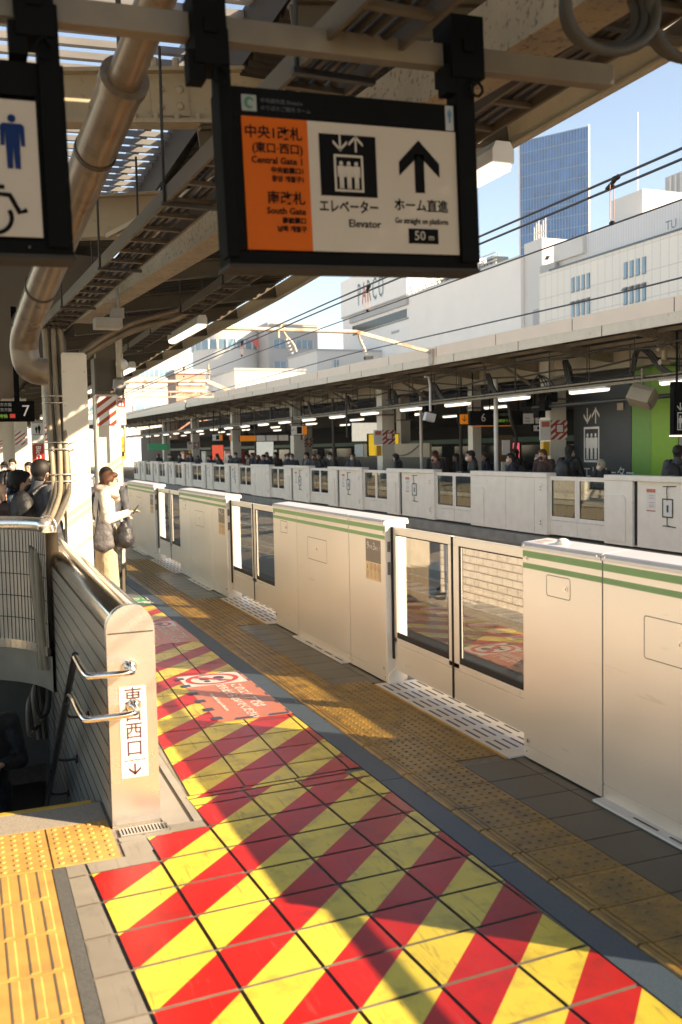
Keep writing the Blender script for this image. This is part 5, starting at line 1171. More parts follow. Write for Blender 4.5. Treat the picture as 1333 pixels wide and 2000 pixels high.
for x in (6.75, 8.55):
    b = MB(); b.tube([(x, 20.5, 4.56), (x, 20.5, 4.40), (x+.22, 20.5, 4.20), (x+.28, 20.5, 4.02)] if x < 8 else [(x, 20.5, 4.5), (x, 20.5, 4.36), (x+.14, 20.5, 4.1)], .03, n=8, sub=1); b.build('drop_arm', GANT, t)
    b = MB()
    for k in range(5): q = Vector((x+.04+.03*k, 20.5, 4.30-.075*k)); b.cyl(q, q+Vector((.012, 0, -.03)), .055, .03, n=10)
    b.build('insulator', WHITE, t)
b = MB(); b.obox((8.78, 20.5, 3.92), (.10, 0, .01), (0, .05, 0), (0, 0, .035)); b.build('wire_grip', RUBBER, t)
b = MB(); b.tube([(6.7, 20.5, 4.62), (6.62, 20.5, 4.45), (6.62, 20.5, 4.32)], .03, n=8); b.build('post_stub', GANT, t)
t = thing('overhead_gantry', 'farther pale gantry with a trussed beam beyond the end of the near canopy edge', 'gantry', (8, 40, 4.6))
b = MB(); b.cyl((4, 40, 4.70), (9.7, 40, 4.78), .07, n=10); b.prism([(9.7, 39.95, 4.70), (11.2, 39.95, 4.10), (11.2, 39.95, 4.25), (9.7, 39.95, 4.88)], (0, .12, 0)); b.build('tube', GANT, t)
b = MB(); b.bar((4, 40.2, 4.34), (10.1, 40.2, 4.36), .06, .06); b.bar((4, 40.2, 4.12), (10.1, 40.2, 4.14), .06, .06)
for k in range(10): b.bar((4+.6*k, 40.2, 4.14), (4.6+.6*k, 40.2, 4.34), .03, .03); b.bar((4.6+.6*k, 40.2, 4.14), (4.6+.6*k, 40.2, 4.34), .03, .03)
b.build('truss', GANT, t)
b = MB()
for k in range(3): b.cyl((7.35, 30, 4.28+.07*k), (7.35, 30, 4.31+.07*k), .10-.02*k, .04, n=10)
b.cyl((7.35, 30, 4.1), (7.35, 30, 4.6), .02, n=8); tag(b.build('bell_insulator', GANT), 'bell shaped insulator hanging on the thick wires in front of the white round building', 'insulator')

# ------------------------------------------------------------------ buildings beyond the opposite platform
SHEETW = mat('scaffold_sheet', (.90, .84, .76), .7, var=.03, scale=.3)
FAC = mat_brick('facade_panels', (.88, .80, .69), (.84, .77, .67), (.52, .47, .41), 1.55, 3.3, (1, 2), .035, offset=0, rough=.6)
PARW = mat('store_white', (.90, .85, .78), .6, var=.03, scale=.2); BWHITE = mat('building_white', (.66, .63, .58), .6, var=.05, scale=.15); BGREY = mat('building_grey', (.42, .41, .40), .7, var=.06, scale=.2); WINB = mat('window_blue', (.20, .33, .42), .15, var=.15, scale=.4); WIND = mat('window_dark', (.04, .06, .07), .15, var=.2)
t = thing('panelled_building', 'pale panelled department store with two groups of narrow windows', 'building', (95, 90, 0))
b = MB(); b.box(80, 125, 40, 122.7, -2, 26.85); b.build('wall', FAC, t)
b = MB(); b.box(79.9, 80.02, 40, 120, 26.8, 27.05); b.build('roof_line', WIND, t)
LOUV = mat_brick('louvre_grey', (.70, .69, .68), (.67, .66, .66), (.55, .54, .54), .5, 8, (1, 2), .06, offset=0, rough=.6)
b = MB(); b.box(81, 124, 40, 119.7, 26.9, 30.6); b.build('parapet', LOUV, t)
b = MB(); b.box(80.4, 81, 112.6, 119.5, 28.0, 30.4); b.build('bright_patch_box', BWHITE, t)  # white box standing for bright patches on the parapet
for y0, n, pitch, rows in ((110.4, 4, 1.18, ((22.95, 24.95), (19.4, 21.6))), (98.9, 4, 1.20, ((22.9, 24.95), (19.6, 21.7)))):
    for z0, z1 in rows:
        for k in range(n):
            w = MB(); y = y0+k*pitch; w.box(79.93, 80.05, y, y+.62, z0, z1); w = w.build('window', WINB, t)
            s = MB(); s.box(79.90, 80.0, y-.05, y+.67, z0-.08, z0); s.box(79.91, 80.0, y-.06, y, z0, z1)
            if z0 < 22: s.prism([(80, y-.1, z1-.35), (80, y-.1, z1+.1), (79.5, y-.1, z1-.3)], (0, .82, 0))
            s.build('awning', WIND, w)
text('TU', 1.5, (79.9, 94.2, 27.75), '-x', WIND, t)
t = thing('rooftop_box', 'white rooftop box with a thin mast behind the wire clamp', 'rooftop box', (86, 105, 28)); b = MB(); b.box(84, 92, 104.5, 111, 28, 34.9); b.build('box', BWHITE, t); b = MB(); b.cyl((86, 108, 34.9), (86, 108, 46), .07, n=6); b.build('mast', BWHITE, t)
t = thing('louvred_tower', 'grey concrete tower block cut off by the right edge of the photo', 'building', (120, 110, 0)); b = MB(); b.box(105, 130, 95, 125.2, 0, 43.5); b.build('wall', BGREY, t)
b = MB()
for k in range(24): b.box(104.8, 105, 96+k*1.2, 96.35+k*1.2, 20, 43.3)
b.build('fin', BWHITE, t)
t = thing('white_stair_tower', 'narrow white stair tower between the sheeted building and the panelled store', 'building', (85, 125, 0))
b = MB(); b.box(80.6, 95, 122.75, 127.6, -2, 32.2); b.build('wall', BWHITE, t); b = MB(); b.box(80.4, 80.6, 123.2, 125, 17, 22); b.build('grille', BGREY, t)
b = MB()
for k in range(6): b.cyl((81.5, 123.2+k*.6, 32.2), (81.5, 123.2+k*.6, 35.5-.5*(k % 3)), .09, n=6)
b.bar((81.5, 123.2, 33.4), (81.5, 126.3, 33.4), .1, .1); b.build('antenna', BWHITE, t); b = MB(); b.box(80.2, 80.6, 118.9, 122.7, 26.9, 28.0); b.build('equipment', BGREY, t); b = MB(); b.obox((79.9, 120.4, 28.8), (.1, .6, .1), (.2, 0, .3), (0, .1, 0)); b.build('floodlight', RUBBER, t)
t = thing('sheeted_building', 'building wrapped in plain pale grey scaffold sheeting', 'building', (95, 145, 0))
b = MB(); b.box(80, 115, 127.7, 167, -2, 30.55); b.build('sheeting', SHEETW, t); b = MB(); b.box(79.94, 80.02, 127.7, 167, 30.1, 30.6); b.build('top_edge', BWHITE, t)
t = thing('roof_plant', 'clutter of dark roof pipes and scaffold poles just below the sign', 'roof equipment', (84, 158, 30))
b = MB()
rnd = random.Random(4)
for k in range(46): y = 140+k*.6; z = 31.5+rnd.random()*2.4; b.cyl((82+rnd.random()*3, y, 30.5), (82+rnd.random()*3, y+.2, z), .12, n=5); 
for k in range(5): b.bar((82.5, 139, 31+.6*k), (82.5, 167, 31+.6*k), .14, .14)
b.build('poles', BGREY, t)
b = MB()
for k in range(9): b.box(83, 86, 141+k*2.8, 143+k*2.8, 30.5, 31.6+rnd.random()*1.6)
b.build('units', WIND, t)
t = thing('department_store', 'white department store with large thin coloured roof lettering', 'building', (95, 185, 0))
b = MB(); b.box(80, 118, 167.05, 201, -2, 38.4); b.build('wall', PARW, t); b = MB(); b.box(79.6, 80, 167.05, 201, 30.8, 38.6); sgp = b.build('sign_wall', PARW, t); b = MB(); b.box(79.5, 79.7, 167.05, 201, 30.5, 30.8); b.box(79.5, 80, 167.05, 196, 28.9, 30.2); b.build('ledge', BGREY, t)
b = MB()
for k in range(42): b.box(79.8, 80.0, 168+k*.65, 168.35+k*.65, 26.6, 28.2)
b.box(79.85, 80.0, 167.2, 195, 26.2, 26.5); b.build('window_band', WIND, t); b = MB(); b.box(79.9, 80, 171.5, 175, 24.2, 24.7); b.build('small_plate', BGREY, t)
TEAL = mat('letter_teal', (.02, .13, .15), .5); CRED = mat('letter_red', (.55, .05, .04), .5)
for ch, y, m in (('P', 190.2, TEAL), ('A', 187.6, CRED), ('R', 185.0, TEAL), ('C', 182.1, TEAL), ('O', 178.8, TEAL)): text(ch, 6.6, (79.5, y, 34.0), '-x', m, sgp, sx=.52, bold=-.03)
b = MB(); b.box(82, 90, 188, 198, 38.4, 41.0); b.build('roof_box', BWHITE, t); b = MB()
for k in range(14): b.cyl((81, 186+k*.9, 38.4), (81+2*(k % 2), 187+k*.9, 41.5+1.5*(k % 3)), .08, n=5)
b.build('roof_frame', BWHITE, t)
# far white buildings
t = thing('round_building', 'white round tower building with a band of tall teal windows', 'building', (60, 226, 0))
b = MB(); b.cyl((60, 226, -2), (60, 226, 31), 8.2, n=48); b.build('wall', BWHITE, t); b = MB(); b.cyl((60, 226, 25.4), (60, 226, 27.6), 8.26, n=48, cap=False); w = b.build('window', WINB, t)
b = MB()
for i in range(24): a = 2*math.pi*i/24; b.bar((60+8.28*math.cos(a), 226+8.28*math.sin(a), 25.4), (60+8.28*math.cos(a), 226+8.28*math.sin(a), 27.6), .35, .35)
b.build('mullion', BWHITE, w)
def block(name, label, x0, x1, y0, y1, z1, m, wins=(), wm=None):
    t = thing(name, label, 'building', ((x0+x1)/2, (y0+y1)/2, 0)); b = MB(); b.box(x0, x1, y0, y1, -2, z1); b.build('wall', m, t)
    b = MB(); b.box(x0-.15, x1+.15, y0-.15, y1+.15, z1, z1+.4); b.build('roof', BGREY, t)
    for (fx0, fx1, z0, z2) in wins:
        w = MB(); w.box(x0+(x1-x0)*fx0, x0+(x1-x0)*fx1, y0-.12, y0+.02, z0, z2); w = w.build('window', wm or WINB, t)
        n = max(2, int((x1-x0)*(fx1-fx0)/1.2)); f = MB()
        for k in range(n+1): xx = x0+(x1-x0)*(fx0+(fx1-fx0)*k/n); f.box(xx-.07, xx+.07, y0-.18, y0-.1, z0, z2)
        f.build('frame', BWHITE, w)
    return t
block('stepped_building', 'low white building with dark windows below the round tower', 41, 53, 150, 165, 14.6, BWHITE, ((.15, .45, 9.2, 10.6), (.55, .9, 11.6, 13.0), (.55, .9, 8.2, 9.6)))
block('grey_building', 'grey concrete building right of the round tower with small windows', 66, 78, 212, 235, 30.5, BGREY, ((.1, .35, 25, 27), (.55, .9, 25, 27), (.1, .35, 20.5, 22), (.55, .9, 20.5, 22), (.2, .5, 16, 17.5)))
block('white_building', 'plain white building beside the store with the big letters', 66, 80, 180, 198, 21.2, BWHITE, ((.25, .33, 17, 19.5),))
block('white_building', 'broad white building at the far left of the skyline', 42, 58, 260, 285, 28, BWHITE, ((.1, .9, 22, 24),))
block('white_building', 'low white hall far down the tracks with a strip of windows', 16, 34, 140, 160, 11.0, BWHITE, ((.05, .3, 7.4, 8.6), (.4, .65, 7.4, 8.6), (.7, .95, 7.4, 8.6)))
block('white_building', 'tall pale block right behind the striped pillar, far away', -4, 13, 190, 215, 20, BWHITE, ((.5, .9, 9, 11), (.5, .9, 13, 15), (.5, .9, 5, 7)))
block('brown_building', 'small reddish louvred block above the end of the opposite canopy', 19.3, 22.2, 92, 96, 9.3, mat('brick_red', (.46, .26, .19), .8), ((.1, .9, 8.2, 8.5), (.1, .9, 7.5, 7.8)), BWHITE)
b = MB(); b.prism([(62.5, 215, 27.2), (64.5, 214.5, 25.0), (64.5, 214.5, 27.4)], (0, .3, 0)); tag(b.build('red_flag', mat('flag_red', (.60, .06, .04))), 'small red triangular flag on a roof between far white buildings', 'flag')
# glass skyscraper
A, B2 = Vector((144.7, 231.2, 0)), Vector((155.1, 214.2, 0)); u = (B2-A).normalized(); nrm = Vector((u.y, -u.x, 0))
if nrm.x > 0: nrm = -nrm
t = thing('glass_skyscraper', 'tall blue glass skyscraper with a pale window grid', 'building', tuple((A+B2)/2))
b = MB(); bk = Vector((B2.x-4, B2.y, 0)).normalized()*22; b.prism([A, B2, B2+bk, A+bk], (0, 0, 84.3)); b.build('glazing', mat('blue_glass', (.003, .115, .34), .30, var=.3, scale=.35), t)
MUL = mat('mullion_grey', (.16, .27, .36), .5); b = MB(); Ln = (B2-A).length
for i in range(25): q = A+u*(Ln*i/24)+nrm*.05; b.bar(q+Vector((0, 0, 30)), q+Vector((0, 0, 84.3)), .12, .12)
b.build('upright', MUL, t); b = MB()
for i in range(16): z = 84.2-3.15*i; b.bar(A+nrm*.06+Vector((0, 0, z)), B2+nrm*.06+Vector((0, 0, z)), .12, .16 if i != 9 else .4)
b.build('spandrel', MUL, t); b = MB(); b.bar(B2+nrm*.1+Vector((0, 0, 0)), B2+nrm*.1+Vector((0, 0, 84.6)), .3, .3); b.bar(A+nrm*.1, A+nrm*.1+Vector((0, 0, 84.6)), .3, .3); b.build('corner_trim', BWHITE, t)

# ------------------------------------------------------------------ people
def blob(prims, voxel, name, m, parent=None, smooth=3):
    b = MB()
    for p in prims:
        if p[0] == 'c':
            _, a, c, r0, r1 = p; b.cyl(a, c, r0, r1, n=14); b.sph(a, r0, 14, 8); b.sph(c, r1, 14, 8)
        else:
            n0 = len(b.v); b.sph(p[1], p[2], 18, 12)
            if len(p) > 3:
                M_ = Matrix.Translation(p[1]) @ Euler(p[3]).to_matrix().to_4x4() @ Matrix.Translation(-Vector(p[1])); b.v[n0:] = [tuple(M_ @ Vector(v)) for v in b.v[n0:]]
    o = b.build(name, m); rm = o.modifiers.new('r', 'REMESH'); rm.mode = 'VOXEL'; rm.voxel_size = voxel; rm.use_smooth_shade = True
    sm = o.modifiers.new('s', 'SMOOTH'); sm.iterations = smooth; sm.factor = .5
    bpy.context.view_layer.update()
    me = bpy.data.meshes.new_from_object(o.evaluated_get(bpy.context.evaluated_depsgraph_get())); me.name = name
    me.materials.clear(); me.materials.append(m)
    o.modifiers.clear(); old = o.data; o.data = me; bpy.data.meshes.remove(old)
    if parent is not None: o.parent = parent
    return o
SKIN = mat('skin', (.58, .36, .26), .5, var=.06); HAIR_K = mat('hair_black', (.010, .008, .007), .7, var=.3, scale=40, bump=.9, bscale=55, bdist=.01); HAIR_B = mat('hair_brown', (.12, .045, .018), .6, var=.35, scale=40, bump=.9, bscale=55, bdist=.01, stretch=(3, 3, .5)); HAIR_W = mat('hair_grey', (.42, .40, .37), .5, var=.2, scale=30)
COAT_K = mat('coat_black', (.012, .012, .014), .6, var=.3, bump=1.0, bscale=8, bdist=.035); COAT_G = mat('coat_charcoal', (.065, .069, .080), .7, var=.25, bump=1.0, bscale=8, bdist=.035); TROU_K = mat('trousers_dark', (.018, .019, .024), .7, var=.2, bump=1.0, bscale=8, bdist=.035); SHOE = mat('shoe_black', (.015, .014, .013), .4); MASKW = mat('face_mask', (.75, .74, .72), .7, var=.03); EYE = mat('eye_dark', (.01, .008, .008), .2)
JEAN = mat('jeans', (.07, .10, .17), .8, var=.2); CREAMC = mat('fleece_cream', (.70, .63, .52), .9, var=.06, scale=30, bump=.8, bscale=9, bdist=.03); KHAKI = mat('khaki_cloth', (.42, .35, .23), .8, var=.08, scale=14, bump=1.0, bscale=8, bdist=.035); SCARF = mat('scarf_pink', (.48, .37, .33), .9, var=.12, scale=25, bump=.5, bscale=60); BAGG = mat('bag_grey', (.10, .095, .10), .6, var=.2, bump=1.0, bscale=8, bdist=.035); BAGK = mat('bag_black', (.030, .030, .034), .5, var=.3, bump=1.0, bscale=8, bdist=.035)
PHONE = mat('phone_dark', (.02, .02, .022), .2)
def person(label, pose='stand', h=1.7, vox=.012, hair='short', mask=False, bag=None, lean=0.0, look=0.0, group=None, wide=1.0, fem=False, skirt=False):
    """faces +x; joints in metres for h = 1.7, then the root is scaled"""
    t = thing('person', label, 'person', (0, 0, 0), group)
    V = Vector; hz = 1.585
    hc = V((.035+lean*.5+look*.05, 0, hz-look*.05))                   # head centre
    sh = [V((lean*.35, s*.185*wide, 1.40)) for s in (1, -1)]
    hip = [V((0, s*.088, .90)) for s in (1, -1)]
    if pose == 'walk': knee = [V((.20, .088, .50)), V((-.02, -.088, .49))]; ank = [V((.24, .085, .09)), V((-.30, -.085, .16))]
    else: knee = [V((.02, .092, .49)), V((.01, -.092, .49))]; ank = [V((-.01, .095, .085)), V((.02, -.10, .085))]
    if pose == 'phone': elb = [V((.02, s*.245, 1.10)) for s in (1, -1)]; wri = [V((.27, .065, 1.165)), V((.265, -.09, 1.16))]
    elif pose == 'walk': elb = [V((-.10, .24, 1.13)), V((.10, -.24, 1.13))]; wri = [V((-.02, .23, .90)), V((.27, -.21, 1.0))]
    elif pose == 'bagarm': elb = [V((.0, .25, 1.12)), V((.02, -.24, 1.10))]; wri = [V((.20, .16, 1.12)), V((.28, -.08, 1.17))]
    else: elb = [V((-.02, s*.245, 1.12)) for s in (1, -1)]; wri = [V((.06, s*.25, .87)) for s in (1, -1)]
    body = [('e', hc, (.098, .076, .118)), ('e', hc+V((.028, 0, -.055)), (.070, .060, .070)), ('e', hc+V((.092, 0, -.018)), (.020, .013, .022)), ('e', hc+V((.080, 0, -.070)), (.022, .026, .012)), ('e', hc+V((.070, 0, -.105)), (.028, .03, .02)),
            ('e', hc+V((-.005, .078, -.015)), (.018, .010, .030)), ('e', hc+V((-.005, -.078, -.015)), (.018, .010, .030)), ('c', V((lean*.35-.01, 0, 1.38)), hc+V((-.02, 0, -.07)), .058, .050),
            ('e', V((lean*.2, 0, 1.22)), (.095, .14, .24)), ('e', V((0, 0, .98)), (.095, .135, .15)), ('c', sh[0], sh[1], .055, .055)]
    for i in (0, 1):
        body += [('c', sh[i], elb[i], .046, .038), ('c', elb[i], wri[i], .038, .026), ('c', hip[i], knee[i], .075, .052), ('c', knee[i], ank[i], .050, .034), ('e', ank[i]+V((.06, 0, -.05)), (.11, .040, .03))]
        d = (wri[i]-elb[i]).normalized(); s = V((0, 1, 0)); s = (s-d*s.dot(d)).normalized(); n_ = d.cross(s)
        if n_.z > 0: n_ = -n_
        pc = wri[i]+d*.055; body.append(('e', pc, (.048, .040, .018), (0, -math.asin(max(-1, min(1, d.z))), math.atan2(d.y, d.x))))
        for k, (f, L) in enumerate(((-.030, .062), (-.010, .074), (.010, .070), (.030, .055))):
            p0 = pc+d*.030+s*f; p1 = p0+d*L*.55+n_*.012; p2 = p1+d*L*.32+n_*.026; body += [('c', p0, p1, .0090, .0085), ('c', p1, p2, .0085, .0072)]
        q = -1 if i == 0 else 1
        p0 = pc+s*(.030*q)-d*.018; body += [('c', p0, p0+s*(.022*q)+d*.03+n_*.004, .011, .0095), ('c', p0+s*(.022*q)+d*.03+n_*.004, p0+s*(.018*q)+d*.062+n_*.014, .0095, .008)]
    B0 = blob(body, vox*.62, 'body', SKIN, t, 2)
    ey = MB()
    for s in (1, -1): ey.sph(hc+V((.088, s*.032, .012)), (.012, .016, .009), 10, 6); ey.bar(hc+V((.092, s*.016, .036)), hc+V((.084, s*.052, .036)), .012, .007)
    ey.build('eyes_and_brows', EYE, t)
    top = [('e', V((lean*.25, 0, 1.23)), (.130, .175*wide, .235)), ('e', V((lean*.08, 0, 1.02)), (.130, .165*wide, .15)), ('c', sh[0]*.9+V((0, 0, .135)), sh[1]*.9+V((0, 0, .135)), .072, .072), ('c', V((lean*.3-.02, 0, 1.40)), V((lean*.4-.015, 0, 1.47)), .088, .068)]
    for i in (0, 1): top += [('c', sh[i], elb[i], .074, .062), ('c', elb[i], wri[i]-(wri[i]-elb[i]).normalized()*.02, .062, .044)]
    blob(top, vox, 'jacket', COAT_K, t, 3)
    if skirt: leg = [('c', V((0, 0, .97)), V((0, 0, .95)), .14, .15)]+[('c', hip[i], V((.01+.01*i, (.11 if i == 0 else -.11), .22)), .125, .135) for i in (0, 1)]+[('c', hip[i], ank[i]+V((0, 0, .05)), .11, .11) for i in (0, 1)]
    else:
        leg = [('e', V((0, 0, .93)), (.118, .155, .12))]
        for i in (0, 1): leg += [('c', hip[i], knee[i], .098, .074), ('c', knee[i], ank[i]+V((0, 0, .02)), .074, .060)]
    blob(leg, vox, 'trousers', TROU_K, t, 3)
    sp_ = []
    for i in (0, 1): sp_ += [('e', ank[i]+V((.065, 0, -.045)), (.135, .052, .046)), ('e', ank[i]+V((0, 0, -.02)), (.055, .05, .06))]
    blob(sp_, vox*.8, 'shoes', SHOE, t, 2)
    hr_ = [('e', hc+V((-.022, 0, .030)), (.100, .088, .108)), ('e', hc+V((.030, 0, .085)), (.070, .074, .042)), ('e', hc+V((-.052, 0, -.045)), (.055, .070, .060))]
    if hair == 'long': hr_ += [('c', hc+V((-.04, .055, -.02)), hc+V((-.045, .075, -.22)), .045, .040), ('c', hc+V((-.04, -.055, -.02)), hc+V((-.045, -.075, -.22)), .045, .040), ('c', hc+V((-.06, 0, -.02)), hc+V((-.075, 0, -.24)), .060, .060)]
    if hair == 'bun': hr_ += [('e', hc+V((-.095, 0, -.035)), (.052, .050, .048)), ('c', hc+V((-.10, 0, -.04)), hc+V((-.13, 0, -.10)), .028, .016)]
    if hair == 'tidy': hr_ += [('e', hc+V((-.03, 0, .04)), (.104, .094, .106))]
    blob(hr_, vox*.8, 'hair', HAIR_K, t, 2)
    if mask:
        blob([('e', hc+V((.070, 0, -.058)), (.046, .058, .050)), ('c', hc+V((.05, .05, -.045)), hc+V((.0, .079, -.02)), .008, .006), ('c', hc+V((.05, -.05, -.045)), hc+V((.0, -.079, -.02)), .008, .006)], vox*.6, 'face_mask', MASKW, t, 2)
    if pose in ('phone', 'bagarm'):
        b = MB(); c = (wri[1]+V((.09, .02, .035))); b.obox(c, (.035, 0, .055), (0, .038, 0), (-.004, 0, .003)); b.build('phone', PHONE, t)
    if bag == 'backpack':
        blob([('e', V((-.20, 0, 1.22)), (.11, .15, .20)), ('e', V((-.22, 0, 1.12)), (.10, .13, .14))], vox, 'backpack', BAGK, t, 3)
        b = MB()
        for s in (1, -1): b.tube([(-.14, s*.10, 1.38), (-.02, s*.115, 1.485), (.10, s*.115, 1.40), (.14, s*.12, 1.22), (.05, s*.17, 1.08), (-.13, s*.14, 1.05)], .018, n=6, sub=2)
        b.build('strap', BAGK, t)
    s = h/1.70; t.scale = (s, s, s)
    return t
def place(src, x, y, rz, label, h, swap=None, group=None, z=0):
    c = clone(src, (x, y, z), label, group, swap); c.rotation_euler = (0, 0, R(rz)); s = h/1.70; c.scale = (s, s, s); return c
# waiting woman with the phone
wm = person('woman in a cream fleece and khaki trousers looking at her phone beside the pillar', 'bagarm', 1.66, vox=.011, hair='bun', mask=True, look=.9, fem=True, skirt=True)
for ch in wm.children:
    k = ch.name.split('.')[0]
    m = {'jacket': CREAMC, 'trousers': KHAKI, 'hair': HAIR_B}.get(k)
    if m: ch.data.materials[0] = m
blob([('c', Vector((.04, .0, 1.47)), Vector((.10, -.01, 1.43)), .085, .08), ('e', (.06, 0, 1.415), (.14, .15, .055), (0, .35, 0)), ('e', (-.05, 0, 1.47), (.08, .12, .05)), ('c', Vector((.09, .09, 1.40)), Vector((.16, .04, 1.33)), .05, .04)], .012, 'scarf', SCARF, wm, 3)
blob([('e', (-.03, -.255, .86), (.125, .055, .15)), ('e', (-.03, -.255, .80), (.135, .065, .075)), ('e', (-.02, -.25, .98), (.11, .04, .10))], .013, 'shoulder_bag', BAGG, wm, 3)
b = MB(); b.tube([(-.10, -.255, 1.0), (-.06, -.22, 1.30), (-.03, -.16, 1.475), (.04, -.20, 1.30), (.09, -.25, 1.0)], .016, n=7, sub=2); b.build('bag_strap', BAGK, wm)
blob([('e', (.22, -.17, .86), (.125, .115, .12)), ('e', (.22, -.17, .95), (.10, .09, .08)), ('c', Vector((.22, -.17, 1.0)), Vector((.22, -.17, 1.03)), .06, .05)], .012, 'drawstring_bag', BAGK, wm, 3)
b = MB(); b.tube([(.20, -.17, 1.0), (.17, -.14, 1.10), (.16, -.12, 1.17), (.22, -.13, 1.10), (.25, -.17, 1.0)], .009, n=6, sub=1); b.build('bag_cord', BAGK, wm)
wm.location = (1.535, 11.6, 0); wm.rotation_euler = (0, 0, R(-6))
# prototypes; each prototype is itself one of the people in view
pA = person('man in a black jacket looking at his phone, right of the red-haired commuter', 'phone', 1.76, hair='tidy', mask=True, look=.7)
pB = person('man in a charcoal hooded jacket standing tallest at the stair parapet', 'stand', 1.78, vox=.013, hair='tidy', bag='backpack', look=.1)
pC = person('red-haired commuter in a dark coat and black mask, head bent to a phone', 'phone', 1.70, hair='long', mask=True, look=.8)
pD = person('man with a black backpack facing the elevator, left of the charcoal shaft', 'walk', 1.82, hair='short', mask=True, bag='backpack')
def setp(t, x, y, rz, sw=None, z=0):
    t.location = (x, y, z); t.rotation_euler = (0, 0, R(rz))
    if sw:
        for ch in t.children:
            for sl in ch.material_slots:
                k = ch.name.split('.')[0]
                if k in sw: sl.link = 'OBJECT'; sl.material = sw[k]
HAIR_R = mat('hair_red', (.13, .030, .012), .4, var=.3, scale=40); COAT_BR = mat('coat_brown', (.045, .018, .012), .7, var=.2); COAT_GY = mat('coat_grey', (.17, .165, .16), .8, var=.2, bump=1.0, bscale=8, bdist=.035); COAT_N = mat('coat_navy', (.018, .024, .05), .7); COAT_BE = mat('coat_beige', (.36, .28, .19), .8, var=.1); PUFF = mat('puffer_black', (.012, .012, .013), .28, var=.3, scale=14, bump=1.0, bscale=9); PINKC = mat('knit_mauve', (.075, .045, .043), .9); WHITEC = mat('shirt_white', (.72, .70, .66), .8)
setp(pA, 11.75, 21.0, 165); setp(pB, .735, 10.35, 25, {'jacket': COAT_G, 'hair': mat('hair_dark_brown', (.009, .0055, .003), .6, var=.3, scale=40), 'backpack': COAT_K, 'trousers': JEAN})
setp(pC, 11.9, 23.2, 175, {'hair': HAIR_R, 'face_mask': BAGK, 'jacket': COAT_BR}); setp(pD, 12.0, 17.3, 20)
place(pA, .50, 10.75, 10, 'person in a black puffer jacket looking down at a phone by the stair parapet', 1.70, {'jacket': PUFF, 'face_mask': SKIN})
place(pC, .30, 10.45, 60, 'woman with brown hair and a mauve knit, leftmost at the stair parapet', 1.58, {'jacket': PINKC, 'hair': mat('hair_deep_brown', (.022, .010, .006), .75, var=.3, scale=40), 'trousers': WHITEC, 'face_mask': SKIN})
whb = MB(); whb.box(.10, .27, 9.98, 10.02, .85, 1.24); whb.tube([(.12, 10.0, 1.24), (.185, 10.0, 1.45), (.25, 10.0, 1.24)], .012, n=6); tag(whb.build('tote_bag', WHITEC), 'white tote bag at the far left of the stair parapet', 'bag')
place(pB, 1.02, 13.2, 80, 'person in a pale grey jacket half hidden by the cable bundle', 1.74, {'jacket': COAT_GY, 'trousers': JEAN})
place(pD, 1.08, 23.5, 250, 'dark figure walking in the distance, right of the two left of the advert post', 1.74)
place(pA, .93, 24.5, 260, 'dark figure standing in the distance at the far left edge', 1.70)
place(pB, 1.28, 21.0, 250, 'distant person with a white bag in front of the sunlit pillars', 1.68, {'jacket': COAT_GY, 'backpack': WHITEC})
nb = place(pB, 1.66, 12.25, 85, 'person in a grey padded jacket with a white oval mark, behind the woman in cream', 1.66, {'jacket': COAT_G, 'trousers': COAT_K, 'backpack': COAT_G})
ov = MB(); ov.prism([(-.335+.0*math.cos(a), .065*math.cos(a), 1.29+.028*math.sin(a)) for a in [2*math.pi*i/20 for i in range(20)]], (-.004, 0, 0)); o = ov.build('oval_mark', WHITE); o.parent = nb
stm = place(pA, .06, 7.35, -80, 'person in dark clothes climbing the stairs, only a pale hand in the light', 1.7, {'face_mask': SKIN}, z=-1.5)
# commuters across the tracks
PPL = [(pC, 11.95, 18.15, 200, 1.78, 'long haired commuter in black with a white mask, left of the sunlit pillar', {'hair': HAIR_B}),
       (pD, 12.1, 16.30, 190, 1.52, 'short white haired person in a dark coat standing in front of the charcoal elevator shaft', {'hair': HAIR_W, 'backpack': COAT_K}),
       (pB, 12.0, 13.95, 25, 1.78, 'man in a black coat at the right edge in front of the lime panel', {}),
       (pA, 12.9, 19.7, 170, 1.72, 'commuter with a pale mask standing behind the long haired one in black', {'jacket': COAT_BE}),
       (pC, 12.9, 21.4, 200, 1.70, 'fair haired commuter right of the red-haired one', {'hair': HAIR_W, 'jacket': COAT_GY}),
       (pD, 13.6, 22.0, 160, 1.75, 'commuter in a black coat under the black 6 board', {}),
       (pB, 12.1, 34.3, 200, 1.72, 'commuter in a grey coat leaning forward beside the plain pillar', {'jacket': COAT_GY}),
       (pA, 12.6, 44.0, 180, 1.70, 'commuter in a beige coat with a pale mask, left of the far orange sign pillar', {'jacket': COAT_BE}),
       (pD, 13.0, 41.0, 180, 1.74, 'commuter in brown with a pale mask under the long exit sign', {'jacket': COAT_BR})]
for src, x, y, rz, h, lab, sw in PPL: place(src, x, y, rz, lab, h, sw, 'commuters across the tracks')
rnd = random.Random(11)
